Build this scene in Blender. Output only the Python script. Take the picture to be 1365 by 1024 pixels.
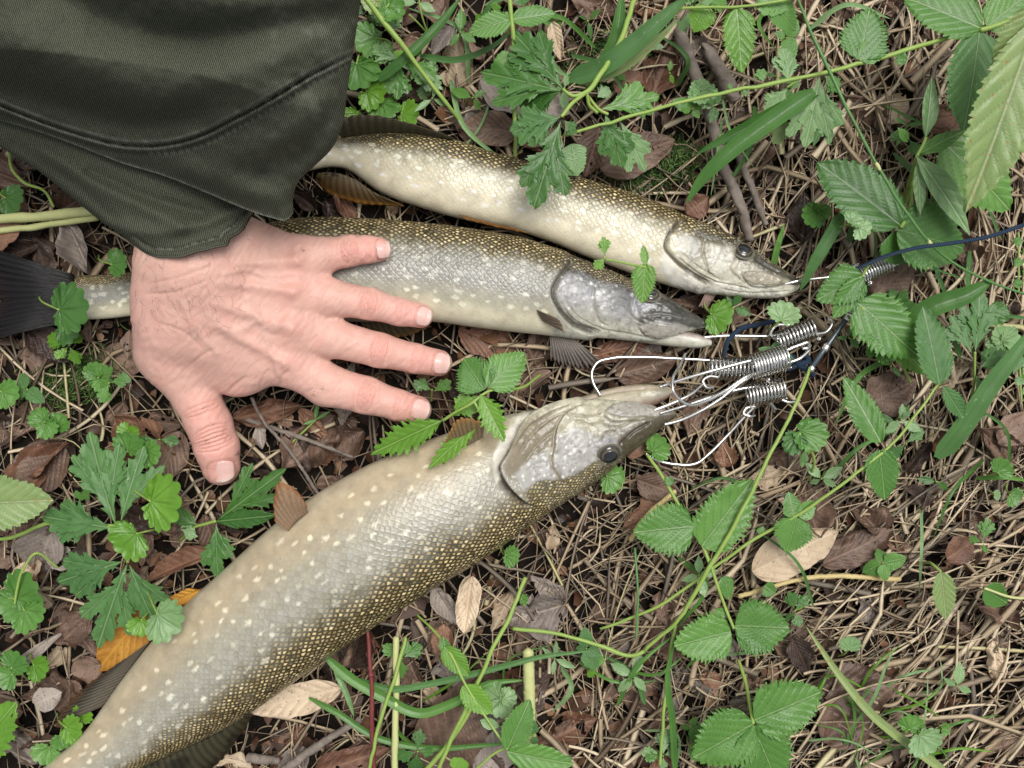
import bpy, math, random
import numpy as np
from mathutils import Vector, Matrix
for o in list(bpy.data.objects):
    bpy.data.objects.remove(o)
SC = bpy.context.scene
COL = SC.collection
# ------------------------------------------------------------------ camera
H = 0.62            # camera height over the forest floor (m)
S = 0.0005          # metres per photo pixel on the floor
cam_d = bpy.data.cameras.new('camera')
cam = bpy.data.objects.new('camera', cam_d)
COL.objects.link(cam)
cam.location = (0, 0, H)
cam_d.sensor_width = 36
cam_d.lens = 36 * H / (1365 * S)
cam_d.clip_start = 0.01
cam_d.clip_end = 50
SC.camera = cam
# ------------------------------------------------------------------ sky and sun (bright overcast)
SUN_EL, SUN_AZ = math.radians(71), math.radians(40)      # azimuth measured from +Y towards +X
W = bpy.data.worlds.new('World')
SC.world = W
W.use_nodes = True
wn = W.node_tree
bg = wn.nodes['Background']
sky = wn.nodes.new('ShaderNodeTexSky')
sky.sky_type = 'NISHITA'
sky.sun_disc = False
sky.sun_elevation = SUN_EL
sky.sun_rotation = SUN_AZ
sky.dust_density = 4.0
hs = wn.nodes.new('ShaderNodeHueSaturation')
hs.inputs['Saturation'].default_value = 0.22
wn.links.new(sky.outputs['Color'], hs.inputs['Color'])
wn.links.new(hs.outputs['Color'], bg.inputs['Color'])
bg.inputs['Strength'].default_value = 0.078
sl = bpy.data.lights.new('sun', 'SUN')
sl.energy = 1.5
sl.angle = math.radians(32)
sl.color = (1.0, 0.97, 0.93)
so = bpy.data.objects.new('sun', sl)
COL.objects.link(so)
sd = Vector((math.sin(SUN_AZ) * math.cos(SUN_EL), math.cos(SUN_AZ) * math.cos(SUN_EL), math.sin(SUN_EL)))
so.rotation_euler = sd.to_track_quat('Z', 'Y').to_euler()
SC.view_settings.view_transform = 'Standard'
SC.view_settings.look = 'None'
SC.view_settings.exposure = 0.90
SC.view_settings.gamma = 1.0

# ------------------------------------------------------------------ helpers
def P(px, py, z=0.0):
    k = (H - z) / H * S
    return Vector(((px - 682.5) * k, (512 - py) * k, z))
def Pn(px, py, z):
    k = (H - z) / H * S
    return np.stack([(px - 682.5) * k, (512 - py) * k, z + 0 * px], -1)
def to_px(v):
    k = (H - v[..., 2]) / H * S
    return v[..., 0] / k + 682.5, 512 - v[..., 1] / k
def sstep(a, b, x):
    t = np.clip((x - a) / (b - a), 0, 1)
    return t * t * (3 - 2 * t)
def _hash(ix, iy, seed):
    n = (ix.astype(np.int64) * 374761393 + iy.astype(np.int64) * 668265263 + seed * 144665) & 0x7fffffff
    n = ((n ^ (n >> 13)) * 1274126177) & 0x7fffffff
    n = n ^ (n >> 16)
    return (n & 0xffff) / 65535.0
def vnoise(x, y, seed=0):
    x = np.asarray(x, float); y = np.asarray(y, float)
    ix = np.floor(x); iy = np.floor(y)
    fx = x - ix; fy = y - iy
    fx = fx * fx * (3 - 2 * fx); fy = fy * fy * (3 - 2 * fy)
    a = _hash(ix, iy, seed); b = _hash(ix + 1, iy, seed); c = _hash(ix, iy + 1, seed); d = _hash(ix + 1, iy + 1, seed)
    return a + (b - a) * fx + (c - a) * fy + (a - b - c + d) * fx * fy
def fbm(x, y, seed=0, oct=4):
    s = 0; a = 0.5; f = 1.0
    for i in range(oct):
        s = s + a * vnoise(np.asarray(x) * f, np.asarray(y) * f, seed + i * 17); a *= 0.5; f *= 2.03
    return s
def catmull(pts, n):
    p = np.asarray(pts, float)
    d = np.linalg.norm(np.diff(p[:, :min(3, p.shape[1])], axis=0), axis=1) + 1e-9
    s = np.concatenate([[0], np.cumsum(d)])
    m = np.gradient(p, s, axis=0) if len(p) > 2 else np.repeat((p[1:] - p[:1]) / s[-1], len(p), 0)
    q = np.linspace(0, s[-1], n)
    i = np.clip(np.searchsorted(s, q, 'right') - 1, 0, len(p) - 2)
    h = (s[i + 1] - s[i])[:, None]; t = ((q - s[i]) / (s[i + 1] - s[i]))[:, None]
    return ((2 * t**3 - 3 * t**2 + 1) * p[i] + (t**3 - 2 * t**2 + t) * h * m[i] + (-2 * t**3 + 3 * t**2) * p[i + 1] + (t**3 - t**2) * h * m[i + 1])
def poly_dist(x, y, poly, closed=False):
    """distance to a polyline, signed side (+ = left of its direction in pixel axes), position along it"""
    p = np.asarray(poly, float)
    if closed: p = np.vstack([p, p[:1]])
    best = np.full(x.shape, 1e9); side = np.zeros(x.shape); along = np.zeros(x.shape)
    seg = np.linalg.norm(np.diff(p, axis=0), axis=1); cum = np.concatenate([[0], np.cumsum(seg)])
    for k in range(len(p) - 1):
        a = p[k]; d = p[k + 1] - a; L2 = d @ d + 1e-12
        t = np.clip(((x - a[0]) * d[0] + (y - a[1]) * d[1]) / L2, 0, 1)
        qx = x - a[0] - t * d[0]; qy = y - a[1] - t * d[1]
        dd = np.hypot(qx, qy); m = dd < best
        best = np.where(m, dd, best)
        side = np.where(m, np.sign(d[0] * qy - d[1] * qx), side)
        along = np.where(m, (cum[k] + t * seg[k]) / cum[-1], along)
    return best, side, along
def poly_in(x, y, poly):
    p = np.asarray(poly, float); ins = np.zeros(x.shape, bool); j = len(p) - 1
    for i in range(len(p)):
        yi, yj = p[i, 1], p[j, 1]; xi, xj = p[i, 0], p[j, 0]
        c = ((yi > y) != (yj > y)) & (x < (xj - xi) * (y - yi) / (yj - yi + 1e-12) + xi)
        ins ^= c; j = i
    return ins
def poly_soft(x, y, poly, soft):
    d, _, _ = poly_dist(x, y, poly, True)
    sd_ = np.where(poly_in(x, y, poly), d, -d)
    return sstep(-soft, soft, sd_)

def mesh_np(name, V, Q, uv=None, attrs=None, smooth=True):
    """V (n,3), Q (m,4) or (m,3) or list of such arrays"""
    V = np.asarray(V, np.float32).reshape(-1, 3)
    if not isinstance(Q, (list, tuple)): Q = [Q]
    Q = [np.asarray(q, np.int32) for q in Q if len(q)]
    me = bpy.data.meshes.new(name)
    me.vertices.add(len(V)); me.vertices.foreach_set('co', V.ravel())
    loops = np.concatenate([q.ravel() for q in Q])
    tot = np.concatenate([np.full(len(q), q.shape[1], np.int32) for q in Q])
    st = np.concatenate([[0], np.cumsum(tot)[:-1]]).astype(np.int32)
    me.loops.add(len(loops)); me.loops.foreach_set('vertex_index', loops)
    me.polygons.add(len(tot)); me.polygons.foreach_set('loop_start', st); me.polygons.foreach_set('loop_total', tot)
    if smooth: me.polygons.foreach_set('use_smooth', np.ones(len(tot), bool))
    me.update(calc_edges=True)
    if uv is not None:
        l = me.uv_layers.new(name='UVMap')
        l.data.foreach_set('uv', np.asarray(uv, np.float32)[loops].ravel())
    for k, a in (attrs or {}).items():
        a = np.asarray(a, np.float32)
        if a.ndim == 2:
            if a.shape[1] == 3: a = np.hstack([a, np.ones((len(a), 1), np.float32)])
            at = me.attributes.new(k, 'FLOAT_COLOR', 'POINT'); at.data.foreach_set('color', a.ravel())
        else:
            at = me.attributes.new(k, 'FLOAT', 'POINT'); at.data.foreach_set('value', a)
    return me
def grid_faces(n, m, wrap=False, off=0):
    i = np.arange(n - 1)[:, None]; j = np.arange(m if wrap else m - 1)[None, :]
    j2 = (j + 1) % m
    a = i * m + j; b = i * m + j2; c = (i + 1) * m + j2; d = (i + 1) * m + j
    return np.stack([a, b, c, d], -1).reshape(-1, 4) + off
def tag(o, label=None, cat=None, group=None, kind=None):
    if label: o['label'] = label
    if cat: o['category'] = cat
    if group: o['group'] = group
    if kind: o['kind'] = kind
    return o
def link(name, me, mats, parent=None, origin=None):
    o = bpy.data.objects.new(name, me); COL.objects.link(o)
    for m in (mats if isinstance(mats, (list, tuple)) else [mats]):
        if m.name not in [x.name for x in me.materials if x]: me.materials.append(m)
    if parent is not None:
        o.parent = parent
        base = Vector((0, 0, 0)); q = parent
        while q is not None:
            base += q.location; q = q.parent
        # own location stays zero in world terms
        o.location = -base
    return o
def obj(name, V, Q, m, parent=None, uv=None, attrs=None, smooth=True):
    V = np.asarray(V, float).reshape(-1, 3)
    if parent is None:
        c = V.mean(0); c[2] = V[:, 2].min()
    else:
        c = np.zeros(3)
    me = mesh_np(name, V - c, Q, uv, attrs, smooth)
    o = link(name, me, m, parent)
    if parent is None: o.location = c
    return o
def empty(name, loc, parent=None):
    o = bpy.data.objects.new(name, None); COL.objects.link(o)
    o.empty_display_size = 0.01; o.location = loc
    return o
def tube(pts, rad, n=8, res=None, flat=1.0, cap=True, uvs=False):
    """tube along 3-D points; rad scalar or per-point. returns V,Q-list"""
    p = np.asarray(pts, float)
    r = np.full(len(p), rad, float) if np.isscalar(rad) else np.asarray(rad, float)
    if res:
        q = catmull(np.hstack([p, r[:, None]]), res); p, r = q[:, :3], np.maximum(q[:, 3], 1e-5)
    t = np.gradient(p, axis=0); t /= np.linalg.norm(t, axis=1)[:, None] + 1e-12
    side = np.zeros_like(p); ref = np.array([0, 0, 1.0])
    s0 = np.cross(t[0], ref)
    if np.linalg.norm(s0) < 1e-3: s0 = np.array([1.0, 0, 0])
    s0 /= np.linalg.norm(s0); side[0] = s0
    for i in range(1, len(p)):
        s = side[i - 1] - t[i] * (side[i - 1] @ t[i]); side[i] = s / (np.linalg.norm(s) + 1e-12)
    up = np.cross(side, t)
    a = np.arange(n) / n * 2 * np.pi
    V = p[:, None] + (side[:, None] * np.cos(a)[None, :, None] + up[:, None] * np.sin(a)[None, :, None] * flat) * r[:, None, None]
    V = V.reshape(-1, 3); Q = [grid_faces(len(p), n, True)]
    if cap:
        k = len(V); V = np.vstack([V, p[0] - t[0] * r[0] * .6, p[-1] + t[-1] * r[-1] * .6])
        j = np.arange(n); j2 = (j + 1) % n
        Q.append(np.stack([np.full(n, k), j2, j], -1)); o = (len(p) - 1) * n
        Q.append(np.stack([np.full(n, k + 1), o + j, o + j2], -1))
    return V, Q
def join(parts):
    """list of (V,Qlist) -> one V,Qlist"""
    Vs = []; q4 = []; q3 = []; off = 0
    for V, Q in parts:
        Vs.append(V)
        for q in (Q if isinstance(Q, list) else [Q]):
            (q4 if q.shape[1] == 4 else q3).append(q + off)
        off += len(V)
    R = []
    if q4: R.append(np.vstack(q4))
    if q3: R.append(np.vstack(q3))
    return np.vstack(Vs), R
def wtube(pts, r, n=8, res=40, **k):
    """pts are (px,py,z_mm)"""
    return tube([P(a, b, c / 1000) for a, b, c in pts], r, n, res, **k)

# ------------------------------------------------------------------ materials
class NT:
    def __init__(s, name):
        s.m = bpy.data.materials.new(name); s.m.use_nodes = True
        s.t = s.m.node_tree; s.b = s.t.nodes['Principled BSDF']; s.out = s.t.nodes['Material Output']
    def n(s, typ, **kw):
        nd = s.t.nodes.new('ShaderNode' + typ)
        for k, v in kw.items():
            if k.startswith('_'): setattr(nd, k[1:], v)
            else: s.set(nd.inputs[k.replace('__', ' ')] if not k.startswith('i') or not k[1:].isdigit() else nd.inputs[int(k[1:])], v)
        return nd
    def set(s, inp, v):
        if isinstance(v, bpy.types.NodeSocket): s.t.links.new(v, inp)
        elif isinstance(v, bpy.types.Node): s.t.links.new(v.outputs[0], inp)
        else:
            if isinstance(v, (tuple, list)) and len(v) == 3 and inp.type == 'RGBA': v = (*v, 1)
            inp.default_value = v
    def p(s, **kw):
        for k, v in kw.items(): s.set(s.b.inputs[k.replace('__', ' ')], v)
        return s
    def attr(s, name): return s.n('Attribute', _attribute_name=name)
    def math(s, op, a, b=0.0, c=None, clamp=False):
        nd = s.n('Math', _operation=op, i0=a, i1=b, _use_clamp=clamp)
        if c is not None: s.set(nd.inputs[2], c)
        return nd.outputs[0]
    def mix(s, f, a, b, mode='MIX'):
        nd = s.n('Mix', _data_type='RGBA', _blend_type=mode)
        s.set(nd.inputs[0], f); s.set(nd.inputs[6], a); s.set(nd.inputs[7], b)
        return nd.outputs[2]
    def ramp(s, f, stops):
        nd = s.n('ValToRGB', Fac=f); e = nd.color_ramp.elements
        for i, (p, c) in enumerate(stops):
            el = e[i] if i < 2 else e.new(p)
            el.position = p; el.color = (*c, 1) if len(c) == 3 else c
        return nd.outputs[0]
    def noise(s, scale, detail=4, vec=None, rough=0.55):
        nd = s.n('TexNoise', Scale=scale, Detail=float(detail), Roughness=rough)
        if vec is not None: s.set(nd.inputs['Vector'], vec)
        return nd
    def spec(s, v): s.b.inputs['Specular IOR Level'].default_value = v; return s
    def bump(s, h, strength=0.5, dist=0.001, normal=None):
        nd = s.n('Bump', Height=h, Strength=strength, Distance=dist)
        if normal is not None: s.set(nd.inputs['Normal'], normal)
        return nd.outputs[0]
    def rnd(s): return s.n('ObjectInfo').outputs['Random']
    def pos(s): return s.n('TexCoord').outputs['Object']

def leaf_mat(name, c0, c1, vein, rough=0.33, trans=0.2, spots=None, spotf=0.62):
    t = NT(name); v = t.attr('vein').outputs['Fac']; r = t.rnd()
    nz = t.noise(60, 5, t.n('NewGeometry').outputs['Position'])
    f = t.math('ADD', t.math('MULTIPLY', nz.outputs['Fac'], 0.9), t.math('MULTIPLY', r, 0.5), clamp=True)
    f = t.math('SUBTRACT', f, 0.2, clamp=True)
    c = t.mix(f, c0, c1)
    c = t.mix(t.ramp(v, [(.15, (0, 0, 0)), (.75, (.42, .42, .42))]), c, tuple(x * .45 for x in c0))
    c = t.mix(t.ramp(v, [(.82, (0, 0, 0)), (.93, (.75, .75, .75))]), c, vein)
    if spots:
        n2 = t.noise(330, 3, t.n('NewGeometry').outputs['Position'])
        c = t.mix(t.ramp(n2.outputs['Fac'], [(spotf, (0, 0, 0)), (spotf + .05, (1, 1, 1))]), c, spots)
    h = t.noise(900, 4, t.n('NewGeometry').outputs['Position'])
    bp = t.bump(t.math('ADD', h.outputs['Fac'], t.math('MULTIPLY', v, -1.2)), 0.35, 0.0006)
    t.p(Base__Color=c, Roughness=t.math('ADD', rough - .12, t.math('MULTIPLY', nz.outputs['Fac'], .3)), Normal=bp)
    t.set(t.b.inputs['Specular IOR Level'], 0.42)
    tr = t.n('BsdfTranslucent', Color=t.mix(0.5, c, (0.25, 0.4, 0.05)))
    ms = t.n('MixShader', i0=trans); t.set(ms.inputs[1], t.b.outputs[0]); t.set(ms.inputs[2], tr.outputs[0])
    t.t.links.new(ms.outputs[0], t.out.inputs['Surface'])
    return t.m
M = {}
M['g'] = leaf_mat('leaf_green', (0.050, 0.148, 0.024), (0.130, 0.285, 0.054), (0.25, 0.39, 0.13))
M['d'] = leaf_mat('leaf_dark_green', (0.030, 0.098, 0.017), (0.075, 0.190, 0.036), (0.15, 0.27, 0.08))
M['b'] = leaf_mat('leaf_bright_green', (0.075, 0.20, 0.016), (0.16, 0.33, 0.035), (0.24, 0.40, 0.10), rough=.3, spots=(0.10, 0.07, 0.02), spotf=.68)
M['p'] = leaf_mat('leaf_pale_green', (0.14, 0.26, 0.10), (0.25, 0.39, 0.17), (0.34, 0.46, 0.24))
M['y'] = leaf_mat('leaf_yellowing', (0.17, 0.27, 0.09), (0.30, 0.37, 0.14), (0.37, 0.41, 0.20), spots=(0.30, 0.17, 0.06), spotf=.64)
M['s'] = leaf_mat('leaf_blue_green', (0.050, 0.135, 0.036), (0.105, 0.230, 0.066), (0.19, 0.31, 0.12), rough=.45, spots=(0.35, 0.40, 0.28), spotf=.69)
def stem_mat(name, c0, c1, rough=.4):
    t = NT(name); g = t.n('NewGeometry').outputs['Position']
    c = t.mix(t.noise(120, 4, g).outputs['Fac'], c0, c1)
    t.p(Base__Color=c, Roughness=rough, Normal=t.bump(t.noise(1500, 3, g).outputs['Fac'], .3, .0004)); t.spec(.3); return t.m
M['stem'] = stem_mat('stem_green', (0.16, 0.27, 0.05), (0.30, 0.40, 0.10))
M['stem_pale'] = stem_mat('stem_pale', (0.38, 0.42, 0.16), (0.50, 0.50, 0.24))
M['stem_dark'] = stem_mat('stem_dark_green', (0.05, 0.14, 0.04), (0.12, 0.24, 0.07))
M['stem_red'] = stem_mat('stem_red', (0.10, 0.02, 0.02), (0.20, 0.05, 0.045))
M['twig'] = stem_mat('twig_bark', (0.035, 0.026, 0.020), (0.30, 0.25, 0.21), .8)
M['straw_y'] = stem_mat('straw_yellow', (0.40, 0.30, 0.12), (0.55, 0.45, 0.22), .5)
def straw_mat(name, use_attr):
    t = NT(name); g = t.n('NewGeometry').outputs['Position']
    f = t.attr('tone').outputs['Fac'] if use_attr else t.rnd()
    c = t.ramp(f, [(0, (0.10, 0.068, 0.044)), (.15, (0.19, 0.165, 0.135)), (.3, (0.30, 0.225, 0.142)), (.65, (0.52, 0.41, 0.27)), (.93, (0.72, 0.60, 0.42)), (1, (0.46, 0.44, 0.20))])
    c = t.mix(t.math('MULTIPLY', t.noise(160, 5, g).outputs['Fac'], .5), c, (0.11, 0.078, 0.052))
    t.p(Base__Color=c, Roughness=.5, Normal=t.bump(t.noise(1300, 3, g).outputs['Fac'], .35, .0005)); t.spec(.2); return t.m
M['straw'] = straw_mat('dry_straw', False)
M['straw_s'] = straw_mat('dry_straw_litter', True)
def dead_mat(name, c0, c1, c2, rough=.42, attr=False):
    t = NT(name); g = t.n('NewGeometry').outputs['Position']; v = t.attr('vein').outputs['Fac']
    nz = t.noise(55, 6, g, .62).outputs['Fac']
    c = t.ramp(nz, [(.32, c0), (.52, c1), (.72, c2)])
    if attr: c = t.mix(1.0, c, t.attr('tint').outputs['Color'], 'MULTIPLY')
    else: c = t.mix(.35, c, t.ramp(t.rnd(), [(0, tuple(x * .45 for x in c1)), (.6, c1), (1, tuple(min(1, x * 1.5) for x in c2))]))
    c = t.mix(t.math('MULTIPLY', v, .4), c, c2)
    n2 = t.noise(420, 4, g).outputs['Fac']
    c = t.mix(t.ramp(n2, [(.6, (0, 0, 0)), (.72, (.75, .75, .75))]), c, tuple(x * .3 for x in c0))
    t.p(Base__Color=c, Roughness=t.math('ADD', t.math('MULTIPLY', nz, .5), rough - .25), Normal=t.bump(t.math('ADD', t.noise(700, 4, g).outputs['Fac'], t.math('MULTIPLY', v, .8)), .5, .0008)); t.spec(.28)
    return t.m
M['db'] = dead_mat('dead_leaf_brown', (0.055, 0.032, 0.023), (0.130, 0.080, 0.056), (0.25, 0.170, 0.125))
M['dr'] = dead_mat('dead_leaf_russet', (0.070, 0.032, 0.020), (0.155, 0.075, 0.046), (0.27, 0.155, 0.098))
M['dt'] = dead_mat('dead_leaf_tan', (0.24, 0.165, 0.105), (0.41, 0.31, 0.205), (0.55, 0.45, 0.325), .55)
M['dg'] = dead_mat('dead_leaf_grey', (0.12, 0.095, 0.080), (0.235, 0.195, 0.17), (0.40, 0.34, 0.29), .5)
M['do'] = dead_mat('dead_leaf_orange', (0.22, 0.095, 0.015), (0.46, 0.21, 0.03), (0.60, 0.33, 0.06))
M['dk'] = dead_mat('dead_leaf_black_brown', (0.018, 0.012, 0.010), (0.045, 0.028, 0.022), (0.10, 0.07, 0.055), .35)
M['ds'] = dead_mat('leaf_fragments', (0.30, 0.18, 0.13), (0.55, 0.38, 0.28), (0.95, 0.75, 0.6), .45, True)
# ------------------------------------------------------------------ words for where a small thing lies
MARKS = [(300, 640, 'the thumb tip'), (575, 545, 'the index fingertip'), (600, 485, 'the middle fingertip'), (400, 590, 'the gap between thumb and index finger'), (150, 700, 'the blue green cut leaves'), (35, 800, 'the left edge ivy'), (45, 620, 'the pale left edge leaf'),
 (50, 400, 'the black tail fin'), (130, 470, 'the middle fish tail'), (100, 960, 'the largest fish tail end'), (160, 860, 'the orange leaf'), (390, 920, 'the tan pointed leaf'), (495, 930, 'the red stalk'), (528, 960, 'the pale thick stalk'), (620, 800, 'the upright tan leaf'), (650, 950, 'the nettle like shoot'),
 (706, 940, 'the pale straw stick'), (720, 740, 'the back of the largest fish'), (830, 640, 'the eye of the largest fish'), (890, 705, 'the paired bramble leaves'), (940, 760, 'the bramble stem crossing'), (975, 850, 'the lower bramble pair'), (1000, 970, 'the bottom bramble pair'), (850, 880, 'the thin green stalks'), (800, 990, 'the bottom edge middle'),
 (1060, 740, 'the large tan leaf'), (1150, 725, 'the wrinkled brown leaf'), (1130, 855, 'the small oval leaf'), (1150, 960, 'the half dry blade'), (1235, 990, 'the speckled round leaves'), (1330, 930, 'the lower right corner'), (1265, 795, 'the half yellow leaf'), (1340, 700, 'the right edge straw'), (1180, 625, 'the second bramble stem leaf'), (1090, 590, 'the round leaves under the springs'), (950, 620, 'the bent wire arm'),
 (1020, 500, 'the coil springs'), (840, 480, 'the round wire loop'), (700, 480, 'the dark pelvic fin'), (1190, 440, 'the large leaf by the cable'), (1250, 460, 'the grey green ovate leaf'), (1340, 540, 'the right edge lobed leaves'), (1290, 340, 'the blue cord'), (1150, 250, 'the dark ovate leaf'), (1270, 240, 'the young narrow shoot'), (1230, 100, 'the nettle leaves'), (1150, 50, 'the jagged top leaf'), (1075, 150, 'the pale mottled leaves'),
 (1010, 300, 'the uppermost fish eye'), (960, 200, 'the thick grey twig'), (980, 60, 'the yellow green top leaf'), (880, 220, 'the moss'), (850, 60, 'the streaked grass blade'), (740, 150, 'the large dark lobed leaf'), (680, 60, 'the upright bramble shoot'), (630, 170, 'the brown stiff leaf'), (550, 90, 'the light green stalk'), (490, 110, 'the ivy beside the sleeve'), (60, 280, 'the pale stalk by the sleeve')]
def where(px, py):
    d = [(px - a)**2 + (py - b)**2 for a, b, _ in MARKS]; k = int(np.argmin(d)); a, b, n = MARKS[k]
    dx, dy = px - a, py - b
    if math.hypot(dx, dy) < 16: return 'close beside ' + n
    if abs(dx) > 2.2 * abs(dy): return ('right of ' if dx > 0 else 'left of ') + n
    if abs(dy) > 2.2 * abs(dx): return ('below ' if dy > 0 else 'above ') + n
    return ('below and ' if dy > 0 else 'above and ') + ('right of ' if dx > 0 else 'left of ') + n
COVER = [[(0, 200), (180, 330), (190, 420), (240, 540), (300, 645), (320, 530), (560, 560), (600, 485), (575, 420), (520, 330), (395, 285), (455, 170), (480, -60), (-60, -60)],
 [(300, 226), (460, 180), (600, 185), (860, 264), (985, 319), (1065, 375), (1060, 388), (965, 394), (880, 377), (728, 320), (508, 257), (397, 231)],
 [(60, 372), (187, 360), (310, 310), (394, 292), (582, 299), (745, 333), (884, 392), (945, 433), (945, 460), (772, 449), (630, 436), (396, 428), (140, 425)],
 [(40, 1165), (172, 1033), (338, 947), (500, 835), (655, 738), (762, 664), (838, 606), (900, 552), (890, 516), (765, 530), (650, 560), (480, 625), (300, 758), (164, 905), (66, 1016)]]
USED = set()
def fresh(lab):
    if lab in USED: return False
    USED.add(lab); return True
def covered(px, py):
    return any(poly_in(np.array([float(px)]), np.array([float(py)]), c)[0] for c in COVER)
# ------------------------------------------------------------------ forest floor
rng = np.random.default_rng(7)
def soil_z(x, y):
    return -0.016 + 0.022 * fbm(x * 14 + 50, y * 14 + 50, 3, 5) + 0.006 * fbm(x * 90, y * 90, 9, 3) - 0.004
t = NT('wet_soil'); g = t.pos()
n1 = t.noise(45, 8, g, .65).outputs['Fac']; n2 = t.noise(400, 6, g, .65).outputs['Fac']
c = t.ramp(n1, [(.3, (0.005, 0.004, 0.003)), (.55, (0.015, 0.011, 0.008)), (.8, (0.040, 0.028, 0.020))])
c = t.mix(t.ramp(n2, [(.62, (0, 0, 0)), (.72, (.6, .6, .6))]), c, (0.045, 0.033, 0.025))
t.b.inputs['Specular IOR Level'].default_value = .12
t.p(Base__Color=c, Roughness=t.math('ADD', t.math('MULTIPLY', n2, .7), .3), Normal=t.bump(t.math('ADD', n2, n1), .9, .004))
M['soil'] = t.m
gx = np.concatenate([-np.array([4, 2.5, 1.6, 1.1, .85, .7]), np.arange(-.6, .6001, .004), np.array([.7, .85, 1.1, 1.6, 2.5, 4])])
gy = np.concatenate([-np.array([4, 2.5, 1.6, 1.1, .8, .6]), np.arange(-.5, .5001, .004), np.array([.6, .8, 1.1, 1.6, 2.5, 4])])
GX, GY = np.meshgrid(gx, gy, indexing='ij')
o = obj('ground', np.stack([GX, GY, soil_z(GX, GY)], -1), grid_faces(len(gx), len(gy)), M['soil'])
tag(o, kind='structure')

# ------------------------------------------------------------------ straw and litter
def ribbons(start, ang, L, w, h, bend, lift, K=7, seed=0, tone=None):
    """N flattened curved stalks. start (N,3), ang, L, w half width, bend curvature, lift end height change"""
    N = len(ang); r = np.random.default_rng(seed)
    s = np.linspace(0, 1, K)[None, :]
    kink = (s > r.uniform(.3, .7, (N, 1))) * r.normal(0, .35, (N, 1)) * (r.random((N, 1)) < .3)
    th = ang[:, None] + bend[:, None] * (s - .5) + kink
    step = (L / (K - 1))[:, None]
    x = np.cumsum(np.cos(th) * step, 1); y = np.cumsum(np.sin(th) * step, 1)
    x -= x[:, K // 2:K // 2 + 1]; y -= y[:, K // 2:K // 2 + 1]
    zz = lift[:, None] * (s - .5) + (r.random((N, 1)) - .5) * .012 * np.sin(np.pi * s)
    p = np.stack([start[:, 0:1] + x, start[:, 1:2] + y, start[:, 2:3] + zz], -1)
    tg = np.gradient(p, axis=1); tg /= np.linalg.norm(tg, axis=-1, keepdims=True) + 1e-12
    side = np.cross(tg, np.array([0, 0, 1.0])); side /= np.linalg.norm(side, axis=-1, keepdims=True) + 1e-12
    up = np.cross(side, tg)
    roll = (r.normal(0, .5, (N, 1)) + r.normal(0, .6, (N, 1)) * s)[..., None]
    sd2 = side * np.cos(roll) + up * np.sin(roll); up2 = -side * np.sin(roll) + up * np.cos(roll)
    tp = (1 - .75 * np.clip((s - .7) / .3, 0, 1) * (r.random((N, 1)) < .6)) * (1 + .35 * (r.random((N, K)) - .5)); tp = tp[..., None]
    W_ = w[:, None, None] * tp; H_ = h[:, None, None] * tp
    ring = np.stack([p + sd2 * W_, p + up2 * H_, p - sd2 * W_, p - up2 * H_ * .6], 2)      # N,K,4,3
    f = grid_faces(K, 4, True)
    F = (f[None] + (np.arange(N) * K * 4)[:, None, None]).reshape(-1, 4)
    V = ring.reshape(-1, 3)
    tn = np.repeat(tone, K * 4) if tone is not None else None
    return V, F, tn
def straw_angle(x, y, r):
    px = x / S + 682; py = 512 - y / S
    a = np.where(py > 620, np.radians(38), np.radians(75))
    a = np.where((px > 1050) & (py > 700), np.radians(30), a)
    a = np.where((px < 820) & (py > 620), np.radians(70), a)
    a = np.where((px < 680) & (py < 620), np.radians(110), a)
    sp = np.where((px > 1000), .5, .75)
    return a + r.normal(0, 1, x.shape) * sp + (r.random(x.shape) < .25) * r.uniform(-1.5, 1.5, x.shape)
def dens(x, y):
    px = x / S + 682; py = 512 - y / S
    d = .45 + .55 * sstep(600, 900, px) 
    d = np.maximum(d, .55 * sstep(640, 760, py) * sstep(380, 520, px))
    d *= .55 + .9 * vnoise(x * 16 + 7, y * 16 + 3, 21)
    d *= 1 - .55 * poly_soft(px, py, [(850, 60), (1010, 100), (1010, 290), (900, 270), (780, 200)], 30)
    return np.clip(d, 0, 1)
N = 14000
x = rng.uniform(-.50, .50, N); y = rng.uniform(-.40, .40, N)
k = rng.random(N) < dens(x, y); x, y = x[k], y[k]; n = len(x)
L = rng.lognormal(np.log(.036), .55, n).clip(.012, .13)
z = soil_z(x, y) + rng.uniform(.0005, .009, n)
V, F, tn = ribbons(np.stack([x, y, z], -1), straw_angle(x, y, rng), L, rng.lognormal(np.log(.00055), .5, n).clip(.0002, .0022), rng.uniform(.0002, .0005, n), rng.normal(0, .5, n) * rng.choice([.4, 1, 2.2], n), rng.normal(0, .004, n), 6, 1, (rng.random(n) ** 1.3) * .85)
o = obj('straw_litter', V, F, M['straw_s'], attrs={'tone': tn}, smooth=False)
tag(o, 'fine dry grass stalks and needles matted over the soil', 'straw litter', kind='stuff')
N = 4200
x = rng.uniform(-.50, .50, N); y = rng.uniform(-.40, .40, N)
k = rng.random(N) < dens(x, y) * (.35 + .65 * sstep(760, 1000, x / S + 682)); x, y = x[k], y[k]; n = len(x)
L = rng.lognormal(np.log(.055), .45, n).clip(.02, .16)
z = soil_z(x, y) + rng.uniform(.003, .012, n)
V, F, tn = ribbons(np.stack([x, y, z], -1), straw_angle(x, y, rng), L, rng.lognormal(np.log(.0009), .55, n).clip(.0004, .0030), rng.uniform(.0001, .0003, n), rng.normal(0, .4, n) * rng.choice([.3, 1, 2.2], n), rng.normal(0, .006, n), 9, 2, .18 + .80 * rng.random(n))
o = obj('dry_grass_mat', V, F, M['straw_s'], attrs={'tone': tn}, smooth=False)
tag(o, 'flat bleached dry grass lying in a tangled mat', 'dry grass', kind='stuff')
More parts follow.
